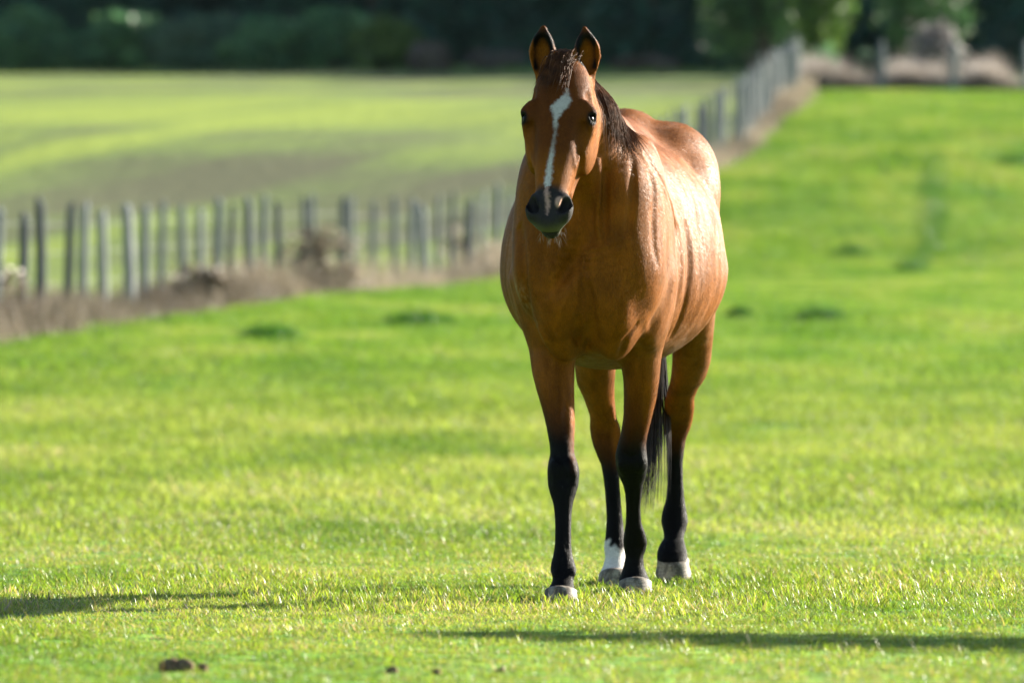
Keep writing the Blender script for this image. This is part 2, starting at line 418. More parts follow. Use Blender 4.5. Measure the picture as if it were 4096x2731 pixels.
for pts, sg_, a in (([(512, 650), (516, 740), (514, 830), (512, 920), (516, 1010)], .012, -.010), ([(478, 760), (472, 850), (476, 950), (490, 1050)], .020, .014), ([(600, 690), (596, 770), (588, 850), (578, 930), (585, 1010), (610, 1090)], .020, -.005),
        ([(730, 690), (790, 800), (840, 920), (862, 1050), (860, 1180), (848, 1290)], .020, -.006),
        ([(690, 1300), (720, 1400), (735, 1480)], .020, -.005), ([(232, 1300), (290, 1420), (330, 1500)], .018, -.004), ([(300, 1080), (340, 1200), (360, 1330)], .03, -.004), ([(600, 1200), (620, 1300), (600, 1400)], .03, -.004),
        ([(545, 690), (541, 780), (540, 870), (540, 960), (548, 1040)], .013, .012), ([(655, 640), (660, 740), (655, 840), (642, 930), (632, 1010)], .013, .009), ([(720, 700), (748, 800), (745, 900), (744, 1020), (765, 1140)], .014, .008),
        ([(690, 620), (755, 720), (812, 830), (840, 960), (835, 1080)], .013, .007), ([(870, 900), (890, 1000), (897, 1120), (885, 1240), (850, 1350), (800, 1440)], .018, .011), ([(474, 1170), (486, 1260), (490, 1350), (470, 1440), (440, 1515)], .013, .013),
        ([(178, 930), (188, 1010), (194, 1130), (212, 1270), (234, 1400)], .022, .018), ([(214, 1290), (262, 1370), (330, 1430)], .010, .004), ([(600, 1500), (630, 1420), (690, 1340)], .012, .010), ([(430, 1310), (424, 1400), (428, 1500)], .014, .012),
        ([(392, 1050), (460, 1098), (530, 1086)], .006, .0028), ([(398, 1080), (466, 1130), (536, 1112)], .006, .0025), ([(412, 1020), (470, 1062), (530, 1052)], .006, .0028), ([(336, 1420), (350, 1480), (392, 1535)], .009, .004),
        ([(960, 760), (985, 850), (1000, 960), (1005, 1080)], .014, .003), ([(840, 700), (900, 800), (930, 920), (935, 1040)], .013, .003), ([(600, 560), (660, 620), (720, 700)], .010, .004),
        ([(430, 620), (445, 670), (440, 705)], .008, .005), ([(400, 600), (410, 680), (395, 740)], .008, -.003)):
    trace(pts, sg_, a * 1.25, cA)
# relief of the forelegs: tendon lines, knee bones, the edge of the forearm muscle
for pts, sg_, a in (([(300, 330), (292, 430), (290, 540), (285, 640)], .012, .004), ([(225, 700), (250, 740), (290, 730)], .008, .004), ([(230, 790), (225, 850), (240, 900)], .010, -.003), ([(325, 770), (338, 820), (330, 870)], .011, -.005), ([(285, 760), (280, 830), (290, 900)], .009, .003),
        ([(295, 960), (292, 1060), (292, 1180), (300, 1250)], .007, .004), ([(255, 1280), (270, 1330), (280, 1380)], .008, .003), ([(225, 1330), (232, 1350), (240, 1370)], .009, -.004), ([(325, 1320), (335, 1345), (325, 1370)], .009, -.005),
        ([(730, 330), (720, 430), (710, 540), (690, 640)], .012, .004), ([(600, 690), (640, 720), (690, 700)], .008, .004), ([(590, 740), (585, 790), (600, 830)], .010, -.004), ([(715, 720), (722, 770), (712, 810)], .010, -.004),
        ([(680, 880), (675, 980), (672, 1080)], .007, .004), ([(660, 1200), (690, 1215), (715, 1200)], .007, .003), ([(460, 420), (480, 520), (500, 600)], .012, .004), ([(540, 420), (548, 500), (555, 560)], .010, -.004), ([(545, 800), (548, 900), (552, 1020)], .007, .004),
        ([(945, 300), (930, 400), (945, 480)], .012, .004), ([(880, 480), (885, 560), (890, 640)], .012, .003), ([(905, 740), (905, 850), (905, 940)], .007, .004)):
    trace(pts, sg_, a * 1.6, cB)
# ribs: very shallow ripples on the barrel
sl, (X, Y, Z) = sub_box((-.1, 18.35, .78), (.8, 19.1, 1.42))
sB = (X - B0[0]) * BK[0] + (Y - B0[1]) * BK[1]
vB = (X - B0[0]) * LT[0] + (Y - B0[1]) * LT[1]
wgt = np.clip((sB - .5) / .15, 0, 1) * np.clip((1.08 - sB) / .12, 0, 1) * np.clip((Z - .82) / .12, 0, 1) * np.clip((1.38 - Z) / .15, 0, 1) * np.clip((np.abs(vB) - .2) / .08, 0, 1)
FLD[sl] += (0.0004 * np.sin((sB + (Z - 1.1) * .18 + .012 * np.sin(Z * 13 + sB * 9)) * 2 * math.pi / .058) * wgt).astype(np.float32)
# skin wrinkles at the base of the neck
sl, (X, Y, Z) = sub_box((.05, 17.7, .95), (.5, 18.3, 1.35))
vB = (X - B0[0]) * LT[0] + (Y - B0[1]) * LT[1]
rr = np.sqrt(vB ** 2 + ((Z - 1.42) * .9) ** 2)
wgt = np.clip((Z - .98) / .06, 0, 1) * np.clip((1.2 - Z) / .08, 0, 1) * np.clip((.16 - np.abs(vB)) / .06, 0, 1)
FLD[sl] += (0.0007 * np.sin(rr * 2 * math.pi / .026) * wgt).astype(np.float32)

def surface_nets(f, gx, gy, gz):
    ins = f < 0
    cnt = np.zeros(tuple(n - 1 for n in f.shape), dtype=np.uint8)
    nx, ny, nz = f.shape
    for i in (0, 1):
        for j in (0, 1):
            for k in (0, 1):
                cnt += ins[i:nx - 1 + i, j:ny - 1 + j, k:nz - 1 + k]
    act = np.argwhere((cnt > 0) & (cnt < 8))
    ci = np.full(cnt.shape, -1, dtype=np.int32)
    ci[act[:, 0], act[:, 1], act[:, 2]] = np.arange(len(act))
    G = (gx, gy, gz)
    acc = np.zeros((len(act), 3)); num = np.zeros(len(act))
    crn = [(0, 0, 0), (1, 0, 0), (0, 1, 0), (1, 1, 0), (0, 0, 1), (1, 0, 1), (0, 1, 1), (1, 1, 1)]
    val = {c: f[act[:, 0] + c[0], act[:, 1] + c[1], act[:, 2] + c[2]].astype(np.float64) for c in crn}
    pos = {c: np.stack([G[a][act[:, a] + c[a]] for a in range(3)], 1) for c in crn}
    for a in crn:
        for ax in range(3):
            if a[ax]: continue
            b = tuple(1 if q == ax else a[q] for q in range(3))
            va, vb = val[a], val[b]
            m = (va < 0) != (vb < 0)
            t = np.where(m, va / np.where(m, va - vb, 1), 0)[:, None]
            acc += np.where(m[:, None], pos[a] + (pos[b] - pos[a]) * t, 0); num += m
    verts = acc / num[:, None]
    quads = []
    for ax in range(3):
        a = [slice(1, -1)] * 3; b = [slice(1, -1)] * 3
        a[ax] = slice(0, -1); b[ax] = slice(1, None)
        A, Bm = ins[tuple(a)], ins[tuple(b)]
        e = np.argwhere(A != Bm)
        flip = A[e[:, 0], e[:, 1], e[:, 2]]
        e = e + np.array([0 if q == ax else 1 for q in range(3)])
        o1, o2 = (ax + 1) % 3, (ax + 2) % 3
        q = []
        for d1, d2 in ((-1, -1), (0, -1), (0, 0), (-1, 0)):
            c = e.copy(); c[:, o1] += d1; c[:, o2] += d2
            q.append(ci[c[:, 0], c[:, 1], c[:, 2]])
        q = np.stack(q, 1)
        q[~flip] = q[~flip][:, ::-1]
        quads.append(q)
    quads = np.concatenate(quads)
    quads = quads[(quads >= 0).all(1)]
    return verts, quads

HV, HF = surface_nets(FLD, GX, GY_, GZ_)
FLDS = FLD[::2, ::2, ::2].copy()      # coarse copy, kept to lay the hair on the body
FLD = None
# keep the one connected body (drop stray specks), then relax the lattice
lab = np.arange(len(HV))
for _ in range(400):
    mn = lab[HF].min(1)
    new = lab.copy()
    for c in range(4): np.minimum.at(new, HF[:, c], mn)
    new = new[new]
    if (new == lab).all(): break
    lab = new
main_l = np.bincount(lab).argmax()
keep = lab == main_l
HF = HF[keep[HF[:, 0]]]
ren = np.cumsum(keep) - 1
HV = HV[keep]; HF = ren[HF]
E2 = np.unique(np.sort(np.concatenate([HF[:, [0, 1]], HF[:, [1, 2]], HF[:, [2, 3]], HF[:, [3, 0]]]), 1), axis=0)
deg = np.bincount(E2.ravel(), minlength=len(HV)).astype(float)
def relax(v, lam):
    s = np.zeros_like(v)
    for c in range(3):
        s[:, c] = np.bincount(E2[:, 0], v[E2[:, 1], c], len(v)) + np.bincount(E2[:, 1], v[E2[:, 0], c], len(v))
    return v + lam * (s / deg[:, None] - v)
for _ in range(3):
    HV = relax(HV, .5); HV = relax(HV, -.52)
def tri_normals(v, f):
    n = np.cross(v[f[:, 2]] - v[f[:, 0]], v[f[:, 3]] - v[f[:, 1]])
    vn = np.zeros_like(v)
    for c in range(4):
        for a in range(3): vn[:, a] += np.bincount(f[:, c], n[:, a], len(v))
    return vn / (np.linalg.norm(vn, axis=1)[:, None] + 1e-12), n
HNRM, FN = tri_normals(HV, HF)
# ------------------------------------------------------------------ coat colours (bay with black points, a star and stripe, one white sock)
def sstep(a, b, x):
    t = np.clip((x - a) / (b - a + 1e-12), 0, 1)
    return t * t * (3 - 2 * t)
def vnoise(P, sc, seed=0):
    """cheap value noise for breaking up the edges of the markings"""
    q = P * sc
    i = np.floor(q).astype(np.int64); f = q - i; f = f * f * (3 - 2 * f)
    def hsh(a, b, c):
        h = (a * 374761393 + b * 668265263 + c * 2147483647 + seed * 974711) & 0xffffffff
        h = ((h ^ (h >> 13)) * 1274126177) & 0xffffffff
        return ((h ^ (h >> 16)) & 0xffff) / 65535.0
    out = 0
    for a in (0, 1):
        for b in (0, 1):
            for c in (0, 1):
                w = (f[:, 0] if a else 1 - f[:, 0]) * (f[:, 1] if b else 1 - f[:, 1]) * (f[:, 2] if c else 1 - f[:, 2])
                out = out + w * hsh(i[:, 0] + a, i[:, 1] + b, i[:, 2] + c)
    return out
BAY = np.array((.205, .063, .0036)); DARKBAY = np.array((.062, .016, .0025)); BLACK = np.array((.0034, .0030, .0036)); WHITE = np.array((.62, .60, .58))
def lerp(c, d, w): return c * (1 - w[:, None]) + d * w[:, None]
def coat(P):
    q = P - HP
    t, l, n = q @ HA, q @ HL, q @ HN
    n1 = vnoise(P, 60., 1); n2 = vnoise(P, 14., 2); n3 = vnoise(P, 170., 3); n4 = vnoise(P, 5., 4)
    st = vnoise(P * (1, 1, .22), 55., 7); st2 = vnoise(P * (1, 1, .3), 24., 8)
    c = np.tile(BAY, (len(P), 1)) * (0.80 + .36 * n2)[:, None] * (.90 + .20 * n3)[:, None] * (.62 + .42 * st + .34 * st2)[:, None]
    head = (t > -.03) & (np.abs(l) < .16) & (P[:, 1] < 17.86) & (P[:, 2] > 1.1) & (n > -.22)
    hw = head.astype(float) * sstep(-.02, .04, t)
    s = (P - B0) @ BK; v = (P - B0) @ LT; z = P[:, 2]
    # darker back and a slightly golden flank and quarter
    c = lerp(c, DARKBAY * 1.5, .35 * sstep(1.36, 1.52, z) * (1 - hw) * sstep(.3, .5, s))
    c = lerp(c, np.array((.175, .064, .005)), .5 * sstep(1.0, 1.25, s) * sstep(.7, .9, z))
    # face a darker liver bay on the forehead
    c = lerp(c, DARKBAY * 1.15, hw * .75 * sstep(-.01, .04, n) * (1 - sstep(.30, .42, t)))
    # lower legs black
    for x0, y0, zt, zb, rad in ((.155, 18.1, .64, .50, .14), (.400, 18.42, .62, .47, .13), (.32, 19.36, .52, .36, .16), (.585, 19.5, .55, .40, .17)):
        w = ((np.abs(P[:, 0] - x0) < rad) & (np.abs(P[:, 1] - y0) < .42)).astype(float)
        front = sstep(.03, -.05, P[:, 1] - np.interp(z, (.05, .45, .85), (y0 - .15, y0 - .02, y0 + .08)) if y0 < 18.3 else P[:, 1] - y0)
        ed = zt + .05 * (n2 - .5) + .02 * (n1 - .5) - (.13 if y0 < 18.3 else .07) * sstep(.005, .03, P[:, 0] - x0 - .005)
        c = lerp(c, DARKBAY * .9, w * .8 * sstep(ed + .08, ed - .06, z))
        c = lerp(c, BLACK, w * sstep(ed - .02, np.minimum(zb, ed - .10), z + .03 * (front - .5)))
    # white sock on the far hind foot of the picture's left
    w = ((np.abs(P[:, 0] - .348) < .09) & (np.abs(P[:, 1] - 19.3) < .2)).astype(float)
    c = lerp(c, WHITE, w * sstep(.160, .145, z + .03 * (n1 - .5) + (P[:, 0] - .325) * .55))
    # muzzle: slate skin with paler lips, their sides also lightened for painted sunlight
    tm = t + .02 * (n2 - .5) + .008 * (n1 - .5)
    c = lerp(c, np.array((.026, .023, .023)) , hw * sstep(.445, .49, tm + .35 * (n - .03).clip(-.05, .05)))
    c = lerp(c, np.array((.30, .27, .24)), hw * .9 * sstep(.49, .54, t - .25 * (n + .01)) * sstep(.020, .040, np.abs(l)) * sstep(.005, -.02, n))
    c = lerp(c, np.array((.10, .09, .07)), hw * .8 * sstep(.555, .58, t) * sstep(.035, .0, n) * sstep(-.03, -.02, n))
    # star and stripe
    tt = [.140, .165, .19, .21, .23, .28, .325, .365, .405, .45, .475, .50, .53, .545]
    cl = np.interp(t, tt, [.026, .020, .006, .001, 0, .001, -.002, -.005, -.007, -.008, -.008, -.006, -.003, -.002])
    ch = np.interp(t, tt, [.004, .021, .025, .013, .0055, .0042, .0034, .0055, .0095, .0090, .006, .007, .0075, .001])
    w = hw * (n > .02) * (t > .12) * (t < .56) * sstep(.006, -.005, np.abs(l - cl) - ch + .004 * (n1 - .5) + .009 * (n3 - .5) + .006 * (vnoise(P, 420., 12) - .5))
    w = w * (1 - .5 * sstep(.235, .27, t) * sstep(.36, .32, t)) * (.78 + .22 * n3)
    c = lerp(c, np.where((t > .465)[:, None], np.array((.42, .26, .22)), WHITE * .85), w)
    # pink skin by the near nostril, dark rims round the eyes
    for sg in (-1, 1):
        d = np.linalg.norm(P - HQ(.208, sg * .106, .034), axis=1)
        c = lerp(c, BLACK * 1.5, hw * sstep(.029, .018, d))
        d = np.linalg.norm(P - HQ(.522, sg * .053, .036), axis=1)
        c = lerp(c, BLACK, hw * sstep(.034, .018, d) * .8)
    d = np.linalg.norm((P - HQ(.515, .034, .05)) * (1, 1, .6), axis=1)
    c = lerp(c, np.array((.42, .26, .2)), hw * sstep(.018, .010, d) * (l < .046))
    # ears: dark inside, dark tips and rims
    for base, ea, el_, face, Lr in EARS:
        q = P - base; te = q @ ea; fe = q @ face; le = q @ el_
        w = ((te > .0) & (np.abs(le) < .05) & (np.abs(fe) < .05) & (te < Lr * 1.1)).astype(float)
        c = lerp(c, BAY * 1.1, w * .7)
        c = lerp(c, BLACK * 1.2, w * sstep(-.012, .002, fe) * sstep(.037, .029, np.abs(le)) * sstep(.006, .02, te) * sstep(1.0, .90, te / Lr))
        c = lerp(c, DARKBAY, w * .7 * sstep(.80, .97, te / Lr))
    # dusty scuffs on the points of the shoulders
    for p0, r0 in ((BP(.10, -.185, 1.00), .075), (BP(.10, .195, 1.03), .05)):
        d = np.linalg.norm((P - p0) * (1, 1, .7), axis=1)
        c = lerp(c, np.array((.34, .25, .15)), .8 * sstep(r0, r0 * .3, d) * sstep(.46, .66, .5 * n1 + .5 * n3))
    lum = c @ np.array((.3, .6, .1))
    sh = sstep(.02, .07, lum) * sstep(.62, .80, z) * (1 - .8 * hw) * (.12 + .88 * sstep(.10, .34, s + .55 * (v - .10) * (v > 0))) * (.10 + .90 * sstep(.34, .66, .45 * st2 + .35 * st + .20 * n4))  # gloss mask: sheen of the sunlit flank put in, held low on the shaded breast
    return np.concatenate([np.clip(c, 0.003, 1), sh[:, None]], 1)

def mat_coat():
    m, nt, N, L, b = nodes_of('horse_coat')
    a = N.new('ShaderNodeAttribute'); a.attribute_name = 'col'
    hair = noise(nt, 1.0, 2, .6, mapped(nt, 'Object', (420, 420, 60)))
    patch = noise(nt, 9.0, 3, .55, mapped(nt, 'Object', (1, 1, .6)))
    c = mixc(nt, 1.0, a.outputs['Color'], ramp(nt, hair, [(0.25, (.78, .76, .74)), (.75, (1.2, 1.2, 1.18))]), 'MULTIPLY')
    c = mixc(nt, 1.0, c, ramp(nt, patch, [(0.3, (.88, .86, .84)), (.7, (1.1, 1.1, 1.1))]), 'MULTIPLY')
    L.new(c, b.inputs['Base Color'])
    b.inputs['Roughness'].default_value = .72
    L.new(mathn(nt, 'ADD', .10, mathn(nt, 'MULTIPLY', a.outputs['Alpha'], .10)), b.inputs['Specular IOR Level'])
    L.new(mathn(nt, 'MULTIPLY', a.outputs['Alpha'], .05), b.inputs['Sheen Weight'])
    b.inputs['Sheen Roughness'].default_value = .35
    b.inputs['Sheen Tint'].default_value = (1, .9, .8, 1)
    bp = N.new('ShaderNodeBump'); bp.inputs['Strength'].default_value = .35; bp.inputs['Distance'].default_value = .004
    L.new(hair, bp.inputs['Height'])
    L.new(bp.outputs[0], b.inputs['Normal'])
    return m
M_COAT = mat_coat()
def simple_mat(name, col, rough=.6, spec=.4, bump=None, var=None, trans=0, vscale=20):
    m, nt, N, L, b = nodes_of(name)
    c = None
    if var:
        f = noise(nt, vscale, 4, .6, mapped(nt))
        c = ramp(nt, f, [(.3, col), (.7, var)])
        L.new(c, b.inputs['Base Color'])
    else: b.inputs['Base Color'].default_value = (*col, 1)
    b.inputs['Roughness'].default_value = rough
    b.inputs['Specular IOR Level'].default_value = spec
    if bump:
        f = noise(nt, bump[0], 4, .6, mapped(nt))
        bp = N.new('ShaderNodeBump'); bp.inputs['Strength'].default_value = bump[1]; bp.inputs['Distance'].default_value = bump[2]
        L.new(f, bp.inputs['Height']); L.new(bp.outputs[0], b.inputs['Normal'])
    if trans:
        tr = N.new('ShaderNodeBsdfTranslucent')
        if c is not None: L.new(c, tr.inputs[0])
        else: tr.inputs[0].default_value = (*col, 1)
        mx = N.new('ShaderNodeMixShader'); mx.inputs[0].default_value = trans
        L.new(b.outputs[0], mx.inputs[1]); L.new(tr.outputs[0], mx.inputs[2])
        L.new(mx.outputs[0], N['Material Output'].inputs[0])
    return m
M_EYE = simple_mat('eye_dark_brown', (.005, .0025, .002), .28, .15)
M_HAIR = simple_mat('mane_hair', (.034, .012, .006), .60, .20, var=(.13, .046, .014), vscale=35)
M_TAIL = simple_mat('tail_hair', (.010, .008, .008), .34, .5, var=(.030, .014, .010), vscale=30)
M_WHISK = simple_mat('whisker_hair', (.16, .12, .09), .5, .4, trans=.3)
def mat_hoof():
    m, nt, N, L, b = nodes_of('hoof_horn')
    rings = noise(nt, 1.0, 3, .6, mapped(nt, 'Object', (14, 14, 260)))
    dirt = noise(nt, 38., 4, .65, mapped(nt, 'Object', (1, 1, .5)))
    c = ramp(nt, rings, [(.3, (.17, .145, .115)), (.7, (.33, .295, .245))])
    c = mixc(nt, ramp(nt, dirt, [(.38, (0, 0, 0)), (.60, (.9, .9, .9))]), c, (.045, .034, .024))
    L.new(c, b.inputs['Base Color']); b.inputs['Roughness'].default_value = .62; b.inputs['Specular IOR Level'].default_value = .3
    bp = N.new('ShaderNodeBump'); bp.inputs['Strength'].default_value = .5; bp.inputs['Distance'].default_value = .003
    L.new(rings, bp.inputs['Height']); L.new(bp.outputs[0], b.inputs['Normal'])
    return m
M_HOOF = mat_hoof()

ROOT = V3((.34, 18.7, 0.0))
horse = empty('horse', tuple(ROOT))
tag(horse, 'bay horse with white star and stripe walking towards the camera', 'horse')
if np.mean(np.einsum('ij,ij->i', HNRM, HV - np.array((.33, 18.7, 1.1)))) < 0:
    HF = HF[:, ::-1]; HNRM = -HNRM
body = mesh_np('body', HV - ROOT, HF, M_COAT, horse, smooth=True)
HCOL = coat(HV)
add_color(body.data, HCOL)

# eyes
def uvsphere(c, r, nu=24, nv=14, sc=(1, 1, 1)):
    vs, fs = [], []
    for j in range(nv + 1):
        ph = math.pi * j / nv
        for i in range(nu):
            th = 2 * math.pi * i / nu
            vs.append((c[0] + r * sc[0] * math.sin(ph) * math.cos(th), c[1] + r * sc[1] * math.sin(ph) * math.sin(th), c[2] + r * sc[2] * math.cos(ph)))
    for j in range(nv):
        for i in range(nu):
            fs.append((j * nu + i, (j + 1) * nu + i, (j + 1) * nu + (i + 1) % nu, j * nu + (i + 1) % nu))
    return np.array(vs), np.array(fs)
for sg in (-1, 1):
    v, f = uvsphere(HQ(.208, sg * .0955, .026), .0165)
    mesh_np('eye', v - ROOT, f, M_EYE, horse, smooth=True)

# hooves
def hoof(c, ztop, rt, rb, tilt=0.0, lean=.022, height=None, yaw=0.0):
    n = 36
    H = height or ztop
    prof = [(1.12, .02), (1.10, .80), (1.03, .96), (1.0, 1.0), (.93, 1.02), (.75, 1.0), (.5, 1.0), (.25, 1.0), (.04, 1.0), (0, .96), (0, .3)]
    vs = []
    for h, k in prof:
        hh = min(h, 1)
        r = (rt + (rb - rt) * (1 - hh)) * k
        for i in range(n):
            a = 2 * math.pi * i / n
            wob = 1 + .010 * math.sin(3 * a + h * 9) + .012 * math.sin(23 * h)
            x = r * math.cos(a) * wob
            y = r * math.sin(a) * 1.06 * wob
            if y > 0: y *= .85
            top = H * (1 - .34 * (y / rt) * .5 - .12 * (abs(x) / rt) ** 2)      # coronet falls towards the heel
            vs.append((x, y - lean * (1 - hh), h * top))
    vs = np.array(vs)
    ct, st = math.cos(tilt), math.sin(tilt)
    y, z = vs[:, 1].copy(), vs[:, 2].copy()
    toe = -(rb + lean)
    vs[:, 1] = (y - toe) * ct + z * -st + toe      # pivots about the toe: heel lifts
    vs[:, 2] = (y - toe) * st + z * ct
    cy, sy = math.cos(yaw), math.sin(yaw)
    x, y = vs[:, 0].copy(), vs[:, 1].copy()
    vs[:, 0] = x * cy - y * sy; vs[:, 1] = x * sy + y * cy
    vs = vs + np.array((c[0], c[1], 0.004))
    fs = [(j * n + i, (j + 1) * n + i, (j + 1) * n + (i + 1) % n, j * n + (i + 1) % n) for j in range(len(prof) - 1) for i in range(n)]
    return mesh_np('hoof', vs - ROOT, np.array(fs)[:, ::-1], M_HOOF, horse, smooth=True)
hoof((.1535, 17.905), .041, .050, .058, yaw=R(-4))
hoof((.4010, 18.57), .045, .052, .062, yaw=R(6))
hoof((.3460, 19.25), .050, .051, .060)
hoof((.5490, 19.505), .105, .053, .061, tilt=R(32), height=.043, lean=.040, yaw=R(3))

# hair strands as thin three-sided tapering tubes
def strands(name, paths, radii, mat, parent, cols=None):
    V_, F_ = [], []
    off = 0
    for P, r in zip(paths, radii):
        P = np.asarray(P); n = len(P)
        T = np.gradient(P, axis=0); T /= np.linalg.norm(T, axis=1)[:, None] + 1e-9
        a = np.cross(T, (0.3, .8, .5)); a /= np.linalg.norm(a, axis=1)[:, None] + 1e-9
        b = np.cross(T, a)
        w = r * np.clip(np.minimum(1.0, (1 - np.linspace(0, 1, n)) * 2.2 + .12), 0, 1)
        ring = [P + (a * math.cos(q) + b * math.sin(q)) * w[:, None] for q in (0, 2.094, 4.189)]
        V_.append(np.stack(ring, 1).reshape(-1, 3))
        i = np.arange(n - 1)[:, None]; j = np.arange(3)[None, :]
        q = np.stack([i * 3 + j, i * 3 + (j + 1) % 3, (i + 1) * 3 + (j + 1) % 3, (i + 1) * 3 + j], -1).reshape(-1, 4)
        F_.append(q + off); off += n * 3
    o = mesh_np(name, np.concatenate(V_) - ROOT, np.concatenate(F_), mat, parent, smooth=True)
    return o
ru_t = lambda t: np.interp(t, (-.10, .05, .2, .35, .48, .58), (.26, .235, .20, .165, .14, .115))
rl_t = lambda t: np.interp(t, (-.10, .05, .2, .35, .48, .58), (.19, .158, .125, .102, .088, .082))
FX, FY, FZ = GX[::2], GY_[::2], GZ_[::2]
def skin_dist(p):
    i = min(max(int(np.searchsorted(FX, p[0])), 1), len(FX) - 2); j = min(max(int(np.searchsorted(FY, p[1])), 1), len(FY) - 2); k = min(max(int(np.searchsorted(FZ, p[2])), 1), len(FZ) - 2)
    d = float(FLDS[i, j, k])
    g_ = np.array(((FLDS[i + 1, j, k] - FLDS[i - 1, j, k]), (FLDS[i, j + 1, k] - FLDS[i, j - 1, k]), (FLDS[i, j, k + 1] - FLDS[i, j, k - 1])), float)
    return d, g_ / (np.linalg.norm(g_) + 1e-9)
def fall(p, d0, length, n, stiff, gap):
    """lay a strand over the skin under gravity"""
    pts = [p.copy()]; d = unit(d0); st = length / n
    j = rng.normal(0, 1, 3) * .025
    for i in range(n):
        d = unit(d * stiff + np.array((0, 0, -1.0)) * (1 - stiff) + j)
        p = p + d * st
        for _ in range(2):
            q, gr = skin_dist(p)
            if q < gap: p = p + gr * (gap - q) * .8
        pts.append(p.copy())
    return np.array(pts)
paths, rad = [], []
for lk in range(46):
    t0 = .61 - .19 * rng.uniform(); L0 = rng.uniform(.22, .36); dj = rng.normal(0, .18, 3); gp = rng.uniform(.004, .016)
    for i in range(34):
        t = t0 + rng.normal(0, .010)
        root = NP(t, rng.normal(.004, .006), ru_t(t) * 1.0)
        for _ in range(4):
            q, gr = skin_dist(root); root = root - gr * q * .7
        paths.append(fall(root, NL * .9 + NU * .40 + dj + rng.normal(0, .05, 3), L0 * rng.uniform(.7, 1.05), 12, .60, gp + rng.uniform(-.002, .003)))
        rad.append(rng.uniform(.0008, .0016))
strands('mane', paths, rad, M_HAIR, horse)
paths, rad = [], []
for i in range(260):
    root = HQ(rng.uniform(-.035, .015), rng.normal(.0, .020), .045 + rng.uniform(0, .012))
    Ln = rng.uniform(.07, .17); n = 8
    p = root.copy(); pts = [p.copy()]; d = unit(HN * .8 - HA * .25 + HL * rng.normal(-.15, .15))
    drift = rng.normal(-.22, .16)
    for s_ in range(n):
        d = unit(d * .5 + (HA + HL * drift - HN * .05) * .5)
        p = p + d * Ln / n
        for _ in range(2):
            q, gr = skin_dist(p)
            if q < .006: p = p + gr * (.007 - q) * .8
        pts.append(p.copy())
    paths.append(np.array(pts)); rad.append(rng.uniform(.0007, .0014))
strands('forelock', paths, rad, M_HAIR, horse)
# tail: hangs from the dock behind the quarters, its end swung across the near hind leg
paths, rad = [], []
for i in range(900):
    a = rng.uniform(0, 2 * math.pi); r0 = .022 * math.sqrt(rng.uniform())
    root = BP(1.60, r0 * math.cos(a) + .01, 1.36 + r0 * math.sin(a))
    end_z = rng.uniform(.24, .60) if rng.uniform() < .75 else rng.uniform(.5, 1.0)
    lock = int(rng.integers(0, 9)); sp = (lock - 4) / 4. + rng.normal(0, .16); sq = math.sin(lock * 2.4) + rng.normal(0, .25)
    n = 16; pts = []
    for k_ in range(n + 1):
        f_ = k_ / n
        z = 1.36 + (end_z - 1.36) * f_
        h = (1.36 - z) / 1.16
        wd = .022 + .016 * math.sin(min(1, h * 1.1) * math.pi * .9) - .010 * h
        x = root[0] + h * (.085 - .075 * h) + sp * wd * min(1, h * 3) + (.075 * max(0, h - .5) if lock == 8 else 0)
        y = root[1] + .08 * math.sin(min(1, h * 2.2) * math.pi / 2) - .16 * h * h + sq * wd * .6
        wv = .007 * h
        pts.append((x + wv * math.sin(9 * h + lock * 1.7), y + wv * math.sin(11 * h + lock), z))
    paths.append(np.array(pts)); rad.append(rng.uniform(.0011, .0022))
strands('tail', paths, rad, M_TAIL, horse)
# whiskers and lashes
paths, rad = [], []
for i in range(60):
    l_ = rng.uniform(-.05, .05)
    root = HQ(.575 + rng.uniform(-.03, .022), l_ * .8, -.045 + rng.uniform(-.03, .015))
    d = unit(HA * .7 - HN * .5 + HL * l_ * 9 + rng.normal(0, .25, 3)); Ln = rng.uniform(.008, .028)
    paths.append(np.array([root + d * Ln * f_ - ZU * .01 * f_ * f_ for f_ in np.linspace(0, 1, 5)])); rad.append(.0005)
strands('whiskers', paths, rad, M_WHISK, horse)

